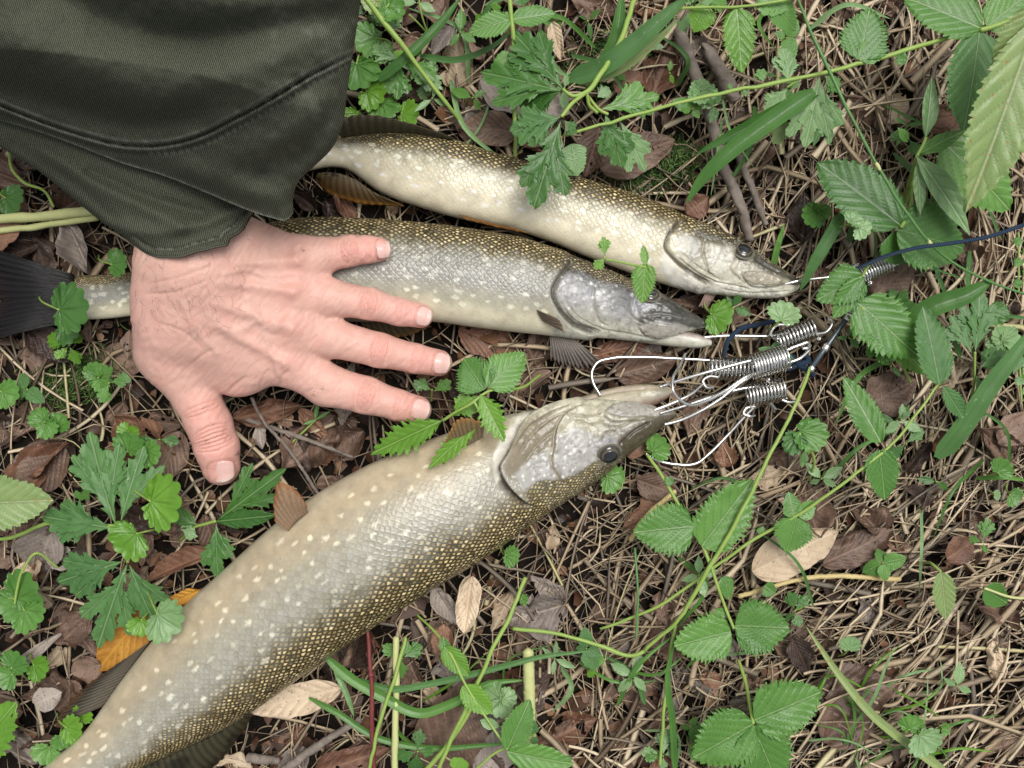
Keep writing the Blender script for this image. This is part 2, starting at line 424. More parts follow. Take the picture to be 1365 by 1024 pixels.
# leaf fragments
N = 5200
x = rng.uniform(-.5, .5, N); y = rng.uniform(-.4, .4, N); z = soil_z(x, y) + rng.uniform(0, .004, N)
Lf = rng.lognormal(np.log(.0055), .45, N).clip(.002, .018); wf = Lf * rng.uniform(.3, .8, N); an = rng.uniform(0, 6.28, N)
gs = np.array([(-1, 0), (-.5, -.8), (.4, -1), (1, -.1), (.5, .9), (-.4, 1)]); 
loc = gs[None] * np.stack([Lf, wf], -1)[:, None] * rng.uniform(.6, 1.2, (N, 6, 1))
cx = loc[..., 0] * np.cos(an)[:, None] - loc[..., 1] * np.sin(an)[:, None]; cy = loc[..., 0] * np.sin(an)[:, None] + loc[..., 1] * np.cos(an)[:, None]
tx = rng.normal(0, .4, (N, 1)); ty = rng.normal(0, .4, (N, 1))
V = np.stack([x[:, None] + cx, y[:, None] + cy, z[:, None] + tx * cx + ty * cy + rng.normal(0, .0012, (N, 6))], -1)
V = np.concatenate([V, V.mean(1, keepdims=True) + np.array([0, 0, .0015])], 1)
f = np.array([(i, (i + 1) % 6, 6) for i in range(6)])
F = (f[None] + (np.arange(N) * 7)[:, None, None]).reshape(-1, 3)
pal = np.array([(.22, .155, .115), (.12, .085, .064), (.32, .235, .17), (.06, .045, .038), (.42, .35, .28), (.15, .095, .068)])
ti = np.repeat(pal[rng.integers(0, 6, N)] * rng.uniform(.6, 1.2, (N, 1)), 7, 0)
o = obj('leaf_crumbs', V.reshape(-1, 3), F, M['ds'], attrs={'tint': ti, 'vein': np.zeros(N * 7)})
tag(o, 'small broken dead leaf crumbs scattered over the dark soil', 'leaf crumbs', kind='stuff')
# single straws on top of the mat
meshes = []
for i in range(24):
    L1 = rng.uniform(.045, .12)
    V, F, _ = ribbons(np.zeros((1, 3)), np.zeros(1), np.array([L1]), np.array([rng.choice([.0007, .0010, .0013, .0017, .0022])]), np.array([rng.uniform(.00012, .0003)]), rng.normal(0, .45, 1), np.array([0.]), 9, 100 + i)
    me = mesh_np('dry_straw', V, F, smooth=False); me.materials.append(M['straw']); meshes.append(me)
cnt = 0
while cnt < 290:
    x, y = rng.uniform(-.36, .36), rng.uniform(-.275, .275)
    if rng.random() > dens(np.array([x]), np.array([y]))[0]: continue
    if covered(x / S + 682.5, 512 - y / S): continue
    o = bpy.data.objects.new('dry_straw', meshes[rng.integers(0, 24)]); COL.objects.link(o)
    o.location = (x, y, float(soil_z(np.array(x), np.array(y))) + rng.uniform(.006, .014))
    o.rotation_euler = (rng.normal(0, .4), rng.normal(0, .07), float(straw_angle(np.array([x]), np.array([y]), rng)[0]))
    an_ = math.degrees(o.rotation_euler.z) % 180; ln_ = o.dimensions.x if o.dimensions.x > .001 else max(v.co.x for v in o.data.vertices) - min(v.co.x for v in o.data.vertices)
    dirw = 'level' if an_ < 22 or an_ > 158 else ('rising' if an_ < 68 else ('upright' if an_ < 112 else 'falling'))
    lab = ('long ' if ln_ > .085 else 'short ') + dirw + ' dry straw ' + where(x / S + 682.5, 512 - y / S)
    if not fresh(lab): bpy.data.objects.remove(o); continue
    tag(o, lab, 'straw', 'loose dry straws on the forest floor')
    cnt += 1
# ------------------------------------------------------------------ leaves
def prof(kind, s):
    if kind == 'ovate': w = s**.55 * (1 - s)**.8 
    elif kind == 'broad': w = s**.40 * (1 - s)**.78
    elif kind == 'lance': w = np.sin(np.pi * s)**.9 * (1 - .25 * s)
    elif kind == 'obo': w = s**.9 * (1 - s)**.42
    elif kind == 'wedge': w = s**1.3 * (1 - s)**.5
    elif kind == 'cut': w = s**1.15 * (1 - s)**.72
    else: w = np.sin(np.pi * s)
    return w / w.max()
def leaf_geo(L, Wd, kind='ovate', teeth=9, amp=.16, nv=7, curl=.1, fold=.12, wave=.03, seed=0, twist=0., holes=0):
    """local leaf: base at 0, midrib +x, normal +z. returns V (n,m,3), vein (n,m)"""
    r = np.random.default_rng(seed)
    n = int(max(60, teeth * 6)) if L > .022 else 26; m = 27 if L > .022 else 11
    s = np.linspace(0.0, 1, n); tt = np.linspace(-1, 1, m)
    w0 = Wd / 2 * prof(kind, np.clip(s, 0.004, .996))
    Sg, Tg = np.meshgrid(s, tt, indexing='ij')
    ph = np.where(Tg > 0, r.random(), r.random())
    Sj = Sg + .035 * (vnoise(Sg * 8 + 3, np.sign(Tg) * 5 + 20, seed + 9) - .5)
    saw = (Sj * teeth + ph) % 1.0; saw2 = (Sg * teeth * 2.6 + ph) % 1.0
    edge = np.abs(Tg)**3
    wmul = 1 + edge * amp * ((saw - .6) * 1.2 + .5 * (saw2 - .5)) if teeth else 1
    irr = 1 + (holes if holes else .10) * (fbm(Sg * 5 + 9, np.sign(Tg) * 4 + 9, seed, 3) - .45) * 2 * np.abs(Tg)
    y = Tg * w0[:, None] * wmul * irr
    x = Sg * L + (edge * amp * .35 * Wd / 2 * saw if teeth else 0)
    lat = (Sg - .72 * np.abs(Tg) * (Wd / L) * prof(kind, np.clip(Sg, .004, .996))) * nv + .3
    dl = np.abs(lat % 1.0 - .5)
    vein = np.exp(-(dl / .09)**2) * np.clip((.97 - np.abs(Tg)) * 8, 0, 1) * .8
    vein = np.maximum(vein, np.exp(-(np.abs(y) / (.018 * L + .0003))**2))
    z = fold * np.abs(y) - curl * L * Sg**2 * .9 + wave * L * (fbm(Sg * 2.6 + seed, Tg * 1.6 + seed * .37, seed + 5, 2) - .4) * 2 * np.abs(Tg)
    z = z + .0095 * min(L, .05) * (1 - np.cos(2 * np.pi * (lat - .5))) * np.abs(Tg)**.6 * (1 - .5 * Sg) - vein * .004 * L + curl * -.25 * np.abs(Tg)**2 * Wd * r.uniform(-.5, 1)
    if twist:
        a = twist * (Sg - .2); y, z = y * np.cos(a) - z * np.sin(a), y * np.sin(a) + z * np.cos(a)
    return np.stack([x, y, z], -1), vein
def geo_ser(L, Wd, seed, **k):
    k.pop('seed', None)
    V, v = leaf_geo(L, Wd, seed=seed, **k); n, m = v.shape
    return V.reshape(-1, 3), [grid_faces(n, m)], v.ravel()
def geo_multi(parts):
    Vs, Qs, vs = [], [], []; off = 0
    for V, Q, v in parts:
        Vs.append(V); vs.append(v); Qs += [q + off for q in Q]; off += len(V)
    return np.vstack(Vs), Qs, np.concatenate(vs)
def rot2(V, a, dx=0, dy=0, dz=0):
    V = V.copy(); x = V[:, 0] * math.cos(a) - V[:, 1] * math.sin(a); y = V[:, 0] * math.sin(a) + V[:, 1] * math.cos(a)
    V[:, 0] = x + dx; V[:, 1] = y + dy; V[:, 2] += dz; return V
def geo_lob(L, Wd, seed, **k):
    """deeply cut leaflet: centre lobe with two or three toothed side lobes"""
    r = np.random.default_rng(seed); out = []
    V, Q, v = geo_ser(L, Wd * .58, seed, kind='cut', teeth=3, amp=.55, nv=4, curl=k.get('curl', .12), fold=.1); out.append((V, Q, v))
    for sg in (-1, 1):
        st = r.uniform(.16, .3); l2 = L * r.uniform(.56, .68)
        V, Q, v = geo_ser(l2, Wd * .46, seed + sg + 3, kind='cut', teeth=3, amp=.55, nv=3, curl=k.get('curl', .12), fold=.1)
        out.append((rot2(V, sg * r.uniform(.34, .5), st * L, 0, -.0005 - .0003 * sg - k.get('curl', .12) * L * st**2), Q, v))
    return geo_multi(out)
def geo_jag(L, Wd, seed, **k):
    """three-lobed coarse toothed leaf (bramble / hop like)"""
    r = np.random.default_rng(seed); out = []
    V, Q, v = geo_ser(L, Wd * .74, seed, kind='broad', teeth=8, amp=.26, nv=6, curl=k.get('curl', .12), fold=.12, wave=.05); out.append((V, Q, v))
    for sg in (-1, 1):
        l2 = L * r.uniform(.58, .72)
        V, Q, v = geo_ser(l2, Wd * .5, seed + sg + 3, kind='broad', teeth=6, amp=.26, nv=5, curl=.12, fold=.12, wave=.05)
        out.append((rot2(V, sg * r.uniform(.62, .85), L * .03, 0, -.0006 - .0003 * sg), Q, v))
    return geo_multi(out)
def geo_ivy(L, Wd, seed, **k):
    """kidney-shaped scalloped leaf, petiole at origin"""
    r = np.random.default_rng(seed); n, m = 90, 12
    th = np.linspace(-np.pi * .90, np.pi * .90, n); rr = np.linspace(0, 1, m)
    R = .5 * (1 + .28 * np.cos(th)) * L * 1.0
    ns = k.get('sc', 13)
    sc = 1 - .10 * (1 - np.abs(np.sin((th + np.pi) * ns / 2 * .98 + seed))) ** 1.4 * 1.7 + .06 * (vnoise(th * 1.4 + 9, th * 0 + seed, seed) - .5)
    R = R * sc
    T_, Rg = np.meshgrid(th, rr, indexing='ij')
    x = Rg * R[:, None] * np.cos(T_) + .18 * L; y = Rg * R[:, None] * np.sin(T_) * (Wd / L)
    x = x - .18 * L * (1 - Rg)
    lat = T_ / (2 * np.pi * .9) * 7; dl = np.abs((lat + .5) % 1 - .5)
    vein = np.exp(-(dl * (Rg + .12) / .045)**2) * (Rg > .04) * (1 - .4 * Rg)
    fine = vnoise(T_ * 9 + seed, Rg * 7, seed + 2)
    z = L * (.16 * Rg**2 * k.get('cup', .5) - .012 * vein + .05 * (fine - .5) * Rg + .05 * (vnoise(T_ * 3.5 + seed, Rg * 4, seed + 7) - .5) * Rg + .22 * (vnoise(T_ * 1.1 + 4, Rg * 1.2, seed) - .5) * Rg) 
    V = np.stack([x, y, z], -1).reshape(-1, 3)
    return V, [grid_faces(n, m)], vein.ravel()
GEO = {
 'ser': lambda L, Wd, s, **k: geo_ser(L, Wd, s, **{**dict(kind='broad', teeth=11, amp=.15, nv=7, curl=.10, fold=.14, wave=.04), **k}),
 'nar': lambda L, Wd, s, **k: geo_ser(L, Wd, s, **{**dict(kind='lance', teeth=12, amp=.22, nv=8, curl=.10, fold=.16, wave=.05), **k}),
 'lan': lambda L, Wd, s, **k: geo_ser(L, Wd, s, **{**dict(kind='lance', teeth=0, amp=0, nv=6, curl=.12, fold=.25, wave=.05), **k}),
 'dead': lambda L, Wd, s, **k: geo_ser(L, Wd, s, **{**dict(kind='ovate', teeth=0, amp=0, nv=8, curl=.12, fold=.2, wave=.22, holes=.22), **k}),
 'lob': geo_lob, 'jag': lambda L, Wd, s, **k: geo_ser(L, Wd, s, **{**dict(kind='broad', teeth=14, amp=.20, nv=6, curl=.10, fold=.10, wave=.06, holes=.16), **k}), 'ivy': geo_ivy}
_ls = [1000]
def leaf(name, typ, b, t, wpx, mat, parent=None, roll=0., **k):
    """b, t = (px,py,z_mm) of base and tip; wpx = width in photo pixels"""
    _ls[0] += 1; k_bite = k.pop('bite', None)
    A = P(b[0], b[1], b[2] / 1000); B = P(t[0], t[1], t[2] / 1000)
    d = B - A; L = d.length; zavg = (b[2] + t[2]) / 2000
    V, Q, vein = GEO[typ](L, wpx * S * (H - zavg) / H, k.pop('seed', _ls[0]), **k)
    bite = k_bite if k_bite is not None else (.73 if typ == 'dead' else (.80 if typ in ('ivy', 'jag', 'ser') else None))
    if bite and L > .012:
        sd0 = _ls[0]; newQ = []
        for q in Q:
            c_ = V[q].mean(1) / max(L, .02); keep = fbm(c_[:, 0] * 7 + sd0, c_[:, 1] * 7 + sd0 * .7, sd0, 3) < bite
            newQ.append(q[keep])
        Q = newQ
    X = d.normalized(); Y = Vector((0, 0, 1)).cross(X).normalized(); Z = X.cross(Y)
    R = np.array([X, Y, Z])
    if roll:
        c, s_ = math.cos(roll), math.sin(roll); y = V[:, 1] * c - V[:, 2] * s_; z = V[:, 1] * s_ + V[:, 2] * c
        V = np.stack([V[:, 0], y, z], -1)
    # keep the tip where it was asked for although the blade arches
    V = V @ R + np.array(A)
    return obj(name, V, Q, M[mat] if isinstance(mat, str) else mat, parent, attrs={'vein': vein})
def blade(name, pts, wpx, mat, parent=None, n=40, roll=0.):
    """grass blade along (px,py,z_mm) points with a keel"""
    p = catmull([P(a, b, c / 1000) for a, b, c in pts], n); s = np.linspace(0, 1, n)
    zav = np.mean([q[2] for q in pts]) / 1000
    w = wpx / 2 * S * (H - zav) / H * np.clip(np.minimum(s * 7 + .35, 1), 0, 1) * (1 - s**4)**.8 + 1e-5
    tg = np.gradient(p, axis=0); tg /= np.linalg.norm(tg, axis=1)[:, None]
    sd_ = np.cross(tg, [0, 0, 1.0]); sd_ /= np.linalg.norm(sd_, axis=1)[:, None] + 1e-9; up = np.cross(sd_, tg)
    if roll:
        sd_, up = sd_ * math.cos(roll) + up * math.sin(roll), up * math.cos(roll) - sd_ * math.sin(roll)
    q = np.array([-1, -.62, -.3, 0, .3, .62, 1.0])
    V = p[:, None] + sd_[:, None] * (q[None, :, None] * w[:, None, None]) + up[:, None] * ((np.abs(q)**1.3)[None, :, None] * w[:, None, None] * .45)
    V = V + (fbm(s * 9, s * 0 + wpx, int(wpx * 7), 2)[:, None, None] - .4) * np.array([0, 0, .002])
    v = np.repeat((.55 * np.exp(-(q / .14)**2) + .3 * (np.abs(np.abs(q) - .62) < .1))[None], n, 0)
    return obj(name, V.reshape(-1, 3), grid_faces(n, 7), M[mat], parent, attrs={'vein': v.ravel()})
def stemobj(pts, r, mat, parent, name='stem', res=40, n=8):
    V, Q = wtube(pts, r, n, res); rm = r if np.isscalar(r) else max(r)
    V = V + (np.stack([vnoise(V[:, 0] * 90 + V[:, 1] * 60 + 11 * i, V[:, 1] * 90 + 5, 90 + i) for i in range(3)], -1) - .5) * min(rm, .0014) * 1.0
    return obj(name, V, Q, M[mat], parent)
def plant(name, label, cat, leaves=(), stems=(), group=None):
    b = stems[0][0][0] if stems else leaves[0][1]
    e = empty(name, P(b[0], b[1], 0)); tag(e, label, cat, group)
    for st in stems:
        stemobj(st[0], st[1], st[2], e, name=st[3] if len(st) > 3 else 'stem')
    for lf in leaves:
        k = lf[5] if len(lf) > 5 else {}
        leaf('leaf', lf[0], lf[1], lf[2], lf[3], lf[4], e, **dict(k))
    return e
# ------------------------------------------------------------------ pike
t = NT('pike_skin')
uvn = t.n('UVMap').outputs['UV']
vo = t.n('TexVoronoi', _feature='DISTANCE_TO_EDGE', Vector=uvn, Scale=1.0, Randomness=.38)
vc = t.n('TexVoronoi', _feature='F1', Vector=uvn, Scale=1.0, Randomness=.38)
msk = t.n('SeparateColor', Color=t.attr('msk').outputs['Color'])
gold, scal, wet = msk.outputs[0], msk.outputs[1], msk.outputs[2]
d = vo.outputs['Distance']; rc = t.n('SeparateColor', Color=vc.outputs['Color']).outputs[0]
pl = t.n('MapRange', _interpolation_type='SMOOTHSTEP', Value=d, i1=.0, i2=.34).outputs[0]
cen = t.n('MapRange', _interpolation_type='SMOOTHSTEP', Value=d, i1=.14, i2=.34).outputs[0]
basec = t.attr('Col').outputs['Color']
goldc = t.mix(rc, (0.40, 0.28, 0.10), (0.80, 0.64, 0.32))
gs_ = t.mix(t.math('MULTIPLY', cen, t.math('ADD', t.math('MULTIPLY', rc, .5), .5)), t.mix(.75, basec, (0.020, 0.016, 0.007)), goldc)
dash = t.ramp(t.noise(.55, 3, uvn).outputs['Fac'], [(.40, (.25, .25, .25)), (.62, (1, 1, 1))])
silv = t.mix(t.math('MULTIPLY', t.math('MULTIPLY', scal, dash), t.math('SUBTRACT', 1.0, pl)), basec, t.mix(.40, basec, (0.05, 0.045, 0.035)))
silv = t.mix(t.math('MULTIPLY', scal, t.math('MULTIPLY', rc, .22)), silv, (0.62, 0.64, 0.64))
cc = t.mix(gold, silv, gs_)
ps = t.pos()
fn = t.noise(900, 4, ps).outputs['Fac']; fm = t.noise(110, 5, ps).outputs['Fac']
cc = t.mix(t.ramp(fm, [(.50, (0, 0, 0)), (.75, (.30, .30, .30))]), cc, (0.17, 0.15, 0.11))
cc = t.mix(t.ramp(t.noise(520, 3, ps).outputs['Fac'], [(.70, (0, 0, 0)), (.76, (.65, .65, .65))]), cc, (0.05, 0.045, 0.04))
ro = t.math('ADD', t.math('MULTIPLY', fn, .25), t.math('ADD', .18, t.math('MULTIPLY', rc, .18)))
hgt = t.math('ADD', t.math('MULTIPLY', t.math('MULTIPLY', pl, scal), 1.0), t.math('MULTIPLY', fn, .35))
t.p(Base__Color=cc, Roughness=ro, Normal=t.bump(hgt, .55, .0006))
t.b.inputs['Coat Weight'].default_value = .4; t.b.inputs['Coat Roughness'].default_value = .07; t.set(t.b.inputs['Coat Normal'], t.bump(t.math('ADD', hgt, t.math('MULTIPLY', fm, .8)), .35, .0008))
t.b.inputs['Specular IOR Level'].default_value = .22
t.b.inputs['Subsurface Weight'].default_value = .06; t.b.inputs['Subsurface Radius'].default_value = (.002, .0015, .001)
M['pike'] = t.m
t = NT('pike_fin')
fc = t.attr('Col').outputs['Color']; uvf = t.n('UVMap').outputs['UV']
nz = t.noise(26, 4, t.n('Mapping', Vector=uvf, Scale=(1, .12, 1)).outputs[0]).outputs['Fac']
fc = t.mix(t.ramp(nz, [(.38, (0, 0, 0)), (.6, (.6, .6, .6))]), fc, t.mix(.5, fc, (0.012, 0.012, 0.012)))
t.p(Base__Color=fc, Roughness=.3, Normal=t.bump(nz, .5, .0008)); t.spec(.25)
tr = t.n('BsdfTranslucent', Color=fc); ms = t.n('MixShader', i0=.22); t.set(ms.inputs[1], t.b.outputs[0]); t.set(ms.inputs[2], tr.outputs[0]); t.t.links.new(ms.outputs[0], t.out.inputs['Surface'])
M['fin'] = t.m
t = NT('pike_eye'); t.p(Base__Color=t.attr('Col').outputs['Color'], Roughness=.08); t.b.inputs['Coat Weight'].default_value = .4; t.b.inputs['Coat Roughness'].default_value = .03; M['eye'] = t.m
t = NT('pike_pupil'); t.p(Base__Color=(.006, .007, .009, 1), Roughness=.05); t.b.inputs['Coat Weight'].default_value = .8; t.b.inputs['Coat Roughness'].default_value = .02; M['pupil'] = t.m

def lerp_col(x, stops):
    xs = [a for a, _ in stops]; return np.stack([np.interp(x, xs, [c[i] for _, c in stops]) for i in range(3)], -1)
def loft(pairs, kprof, z0, nu, nv_top, nv_bot, nexp=2.2, zprof=None):
    B = catmull([(a, b, c, d) for (a, b, c, d) in pairs], nu)
    mid = (B[:, :2] + B[:, 2:]) / 2; wpx = np.linalg.norm(B[:, 2:] - B[:, :2], axis=1) / 2
    s = np.linspace(0, 1, nu)
    kk = np.interp(s, [a for a, _ in kprof], [b for _, b in kprof])
    hh = kk * wpx * S * .94
    zc = (np.interp(s, [a for a, _ in zprof], [b for _, b in zprof]) if zprof else z0) + hh
    C = Pn(mid[:, 0], mid[:, 1], zc); A = (Pn(B[:, 2], B[:, 3], zc) - Pn(B[:, 0], B[:, 1], zc)) / 2
    ph = np.concatenate([np.linspace(0, np.pi, nv_top, endpoint=False), np.linspace(np.pi, 2 * np.pi, nv_bot, endpoint=False)])
    c, sn = np.cos(ph), np.sin(ph)
    X = -np.sign(c) * np.abs(c)**(2 / nexp); Z = np.sign(sn) * np.abs(sn)**(2 / nexp)
    V = C[:, None] + A[:, None] * X[None, :, None] + np.array([0, 0, 1.0]) * (hh[:, None] * Z[None])[..., None]
    an = A / (np.linalg.norm(A, axis=1)[:, None] + 1e-9)
    Nn = an[:, None] * np.cos(ph)[None, :, None] * -1 + np.array([0, 0, 1.0]) * np.sin(ph)[None, :, None]
    return V, Nn, s, ph, wpx, mid
def caps(V, n, m):
    e0 = V[:m].mean(0); e1 = V[(n - 1) * m:n * m].mean(0); k = n * m
    j = np.arange(m); j2 = (j + 1) % m
    return np.vstack([V, e0, e1]), [np.stack([np.full(m, k), j2, j], -1), np.stack([np.full(m, k + 1), (n - 1) * m + j, (n - 1) * m + j2], -1)]

def pike(name, label, pairs, kprof, z0, stops, goldr, head_s, feats, scale_px, spots, jaw=None, eye=None, seed=1, nu=620, headcol=None, zprof=None, spot_t=(-.45, .6)):
    r = np.random.default_rng(seed); m1, m2 = 170, 36
    V, Nn, s, ph, wpx, mid = loft(pairs, kprof, z0, nu, m1, m2, zprof=zprof)
    m = m1 + m2
    seglen = np.concatenate([[0], np.cumsum(np.linalg.norm(np.diff(mid, axis=0), axis=1))])
    du = np.concatenate([[0], np.cumsum(np.diff(seglen) / np.maximum(wpx[1:], wpx.max() * .45))])
    nrow = np.pi * wpx.max() * .88 / scale_px
    U = du[:, None] * (nrow / np.pi) + 0 * ph[None]; Vv = ph[None] / np.pi * nrow + 0 * U
    uv = np.stack([(U * .82 + Vv) * .7071, (U * .82 - Vv) * .7071], -1)
    T_ = np.repeat((-np.cos(ph))[None], nu, 0); Sg = np.repeat(s[:, None], m, 1)
    PX, PY = to_px(V)
    tn = T_ + .16 * (fbm(PX / 26, PY / 26, seed, 4) - .5) + .10 * (vnoise(PX / 7, PY / 7, seed + 3) - .5)
    C = lerp_col(tn, stops)
    C = C**1.30 * .95 * np.array([1.03, 1.0, .90]) * (.80 + .42 * fbm(PX / 12, PY / 12, seed + 8, 4))[..., None]
    gold = 1 - sstep(goldr[0] - .02, goldr[1] + .24, tn + .35 * (fbm(PX / 30, PY / 30, seed + 44, 3) - .45) + .12 * (vnoise(PX / 5, PY / 5, seed + 4) - .5))
    scal = .16 + .44 * (1 - sstep(-.2, .6, tn)) + .4 * gold; wet = np.ones_like(T_)
    D = np.zeros_like(T_)
    top = np.sin(ph)[None] > -.15
    # flank spots
    ax = np.gradient(mid, axis=0); ax /= np.linalg.norm(ax, axis=1)[:, None]
    ns, nt = spots
    for i in range(ns):
        for j in range(nt):
            ss = .03 + (head_s - .05) * (i + r.uniform(.1, .9) + .5 * (j % 2)) / ns; t0 = spot_t[0] + (spot_t[1] - spot_t[0]) * (j + r.uniform(.15, .85)) / nt
            k = int(np.clip(ss, 0, head_s - .015) * (nu - 1)); f = np.argmin(np.abs(ph[:m1] - np.arccos(-t0)))
            x0, y0 = PX[k, f], PY[k, f]
            if r.random() < .18: continue
            ra = r.uniform(3.0, 6.2); rb = r.uniform(2.0, 3.8); k0, k1 = max(0, k - 25), min(nu, k + 26)
            dx = PX[k0:k1] - x0; dy = PY[k0:k1] - y0; a = ax[k]; u = dx * a[0] + dy * a[1]; v = -dx * a[1] + dy * a[0]
            q = 1 - sstep(.55, 1.25, np.hypot(u / ra, v / rb) + .9 * (vnoise(PX[k0:k1] / 3, PY[k0:k1] / 3, seed + i) - .5))
            q = q * top * r.uniform(.5, .95)
            C[k0:k1] += (np.clip(C[k0:k1] * 1.30 + np.array([.25, .245, .20]), 0, .8) - C[k0:k1]) * q[..., None]; gold[k0:k1] *= 1 - q
    # head
    hd = sstep(head_s - .004, head_s + .004, Sg)
    if callable(headcol): 
        hc, hg, hsc = headcol(PX, PY, T_, Sg); hc = hc**1.35 * .82 * (.7 + .6 * fbm(PX / 8, PY / 8, seed + 9, 4))[..., None]
        C = C + (hc - C) * hd[..., None]; gold = gold + (hg - gold) * hd; scal = scal + (hsc - scal) * hd
    for f in feats:
        if f[0] == 'groove':
            _, poly, wd, dep, col, st = f
            dd, sg, al = poly_dist(PX, PY, catmull(poly, 40)); en = sstep(0, .08, al) * (1 - sstep(.92, 1, al)) * .9 + .1
            q = np.exp(-(dd / wd)**2) * top * en; D -= dep * q
            if col is not None: C += (np.array(col) - C) * (q * st)[..., None]; gold *= 1 - q * st
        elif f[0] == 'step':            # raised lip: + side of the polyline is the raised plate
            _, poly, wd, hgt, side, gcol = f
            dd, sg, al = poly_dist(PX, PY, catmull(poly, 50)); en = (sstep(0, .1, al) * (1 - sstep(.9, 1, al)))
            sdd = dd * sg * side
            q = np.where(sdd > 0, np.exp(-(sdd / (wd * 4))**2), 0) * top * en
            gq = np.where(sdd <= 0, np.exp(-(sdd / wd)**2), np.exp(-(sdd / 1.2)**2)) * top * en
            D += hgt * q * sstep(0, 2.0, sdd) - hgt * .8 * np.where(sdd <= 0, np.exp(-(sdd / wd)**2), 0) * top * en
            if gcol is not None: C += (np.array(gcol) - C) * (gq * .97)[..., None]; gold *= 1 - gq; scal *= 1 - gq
        elif f[0] in ('plate', 'paint'):
            _, poly, hgt, soft, col, st = f
            q = poly_soft(PX + 3 * (vnoise(PX / 6, PY / 6, seed + 30) - .5), PY + 3 * (vnoise(PX / 6, PY / 6, seed + 31) - .5), poly, soft) * top
            D += hgt * q
            if col is not None:
                mott = .62 + .62 * fbm(PX / 9, PY / 9, seed + 70, 3); C += (np.array(col) * .72 * mott[..., None] - C) * (q * st)[..., None]; gold *= 1 - q; scal = scal * (1 - q * .85)
        elif f[0] == 'scales':
            _, poly, soft, gg = f; q = poly_soft(PX, PY, poly, soft) * top
            gold = np.maximum(gold, q * gg); scal = np.maximum(scal, q); C += (np.array([.20, .17, .08]) - C) * (q * .6)[..., None]
        elif f[0] == 'dots':
            _, poly, nn, rad, col = f; p = np.array(poly)
            for _i in range(nn):
                x0, y0 = r.uniform(p[:, 0].min(), p[:, 0].max()), r.uniform(p[:, 1].min(), p[:, 1].max())
                if not poly_in(np.array([x0]), np.array([y0]), poly)[0]: continue
                q = (1 - sstep(.6, 1.2, np.hypot(PX - x0, PY - y0) / (rad * r.uniform(.6, 1.3)))) * top * .8
                C += (np.array(col) - C) * q[..., None]
    D += .0009 * (fbm(PX / 5, PY / 5, seed + 50, 4) - .5) * hd
    mt = (.80 + .42 * fbm(PX / 3.2, PY / 3.2, seed + 60, 3)) * (1 - .28 * sstep(.60, .70, fbm(PX / 7 + 5, PY / 7, seed + 61, 4)))
    C = C * (1 + (mt[..., None] - 1) * hd[..., None])
    pq = sstep(.80, .88, vnoise(PX / 1.9, PY / 1.9, seed + 62)) * hd * top * .35; C = C * (1 - pq[..., None])
    V = V + Nn * D[..., None]
    Vf = V.reshape(-1, 3); Cf = np.clip(C.reshape(-1, 3), .004, .95); msk = np.stack([gold, scal, wet], -1).reshape(-1, 3)
    uvf = uv.reshape(-1, 2)
    n_ = nu; Q = [grid_faces(nu, m, True)]
    Vf, cp = caps(Vf, nu, m); Q += cp
    Cf = np.vstack([Cf, Cf[0], Cf[-1]]); msk = np.vstack([msk, msk[0], msk[-1]]); uvf = np.vstack([uvf, uvf[0], uvf[-1]])
    parts = [(Vf, Q)]; cols = [Cf]; mk = [msk]; uvs = [uvf]
    for J in (jaw or []):
        Vj, Nj, sj, pj, wj, mj = loft(J['pairs'], J.get('k', [(0, .8), (1, .8)]), J['z0'], 90, 40, 30, zprof=J.get('zprof'))
        PXj, PYj = to_px(Vj)
        Tj = np.repeat((-np.cos(pj))[None], 90, 0); Cj = lerp_col(Tj + .2 * (fbm(PXj / 9, PYj / 9, seed, 3) - .5), J['stops'])
        Cj *= (.65 + .7 * fbm(PXj / 6, PYj / 6, seed + 2, 4))[..., None]
        for g in J.get('grooves', []):
            dd, sg, al = poly_dist(PXj, PYj, catmull(g[0], 30)); q = np.exp(-(dd / g[1])**2) * (np.sin(pj)[None] > 0); Vj = Vj - Nj * (q * g[2])[..., None]; Cj += (np.array(g[3]) - Cj) * (q * .7)[..., None]
        Vj, cp = caps(Vj.reshape(-1, 3), 90, 70); Cj = Cj.reshape(-1, 3); Cj = np.vstack([Cj, Cj[0], Cj[-1]])
        parts.append((Vj, [grid_faces(90, 70, True)] + cp)); cols.append(np.clip(Cj, .004, .95)); mk.append(np.tile([0., .1, 1.], (len(Vj), 1))); uvs.append(Vj[:, :2] * 300)
    V_, Q_ = join(parts)
    root = empty(name, P(*mid[nu // 2], 0)); tag(root, label, 'fish', 'caught fish on the stringer')
    body = obj('body', V_, Q_, M['pike'], root, uv=np.vstack(uvs), attrs={'Col': np.vstack(cols), 'msk': np.vstack(mk)})
    if eye:
        ex, ey, er = eye
        dd = (PX - ex)**2 + (PY - ey)**2; dd[:, m1:] = 1e9; k = np.unravel_index(np.argmin(dd), dd.shape)
        c0 = V[k]; nn = Nn[k]; R_ = er * S * (H - c0[2]) / H
        bx = np.cross(nn, [0, 1.0, 0]); bx /= np.linalg.norm(bx); by = np.cross(nn, bx)
        def dome(R0, hmax, lift, col, nm, mat, par, colf=None):
            a = np.linspace(0, 2 * np.pi, 40, endpoint=False); q = np.linspace(.02, 1, 14)
            rr = q[:, None] * R0; zz = hmax * np.sqrt(np.maximum(0, 1 - q**2 * .98))[:, None] + lift
            Ve = c0 + bx * (rr * np.cos(a))[..., None] + by * (rr * np.sin(a))[..., None] + nn * (zz + 0 * a)[..., None]
            ce = lerp_col(np.repeat(q, 40), col)
            return obj(nm, Ve.reshape(-1, 3), [grid_faces(14, 40, True)[:, ::-1], np.arange(40)[None]], mat, par, attrs={'Col': ce})
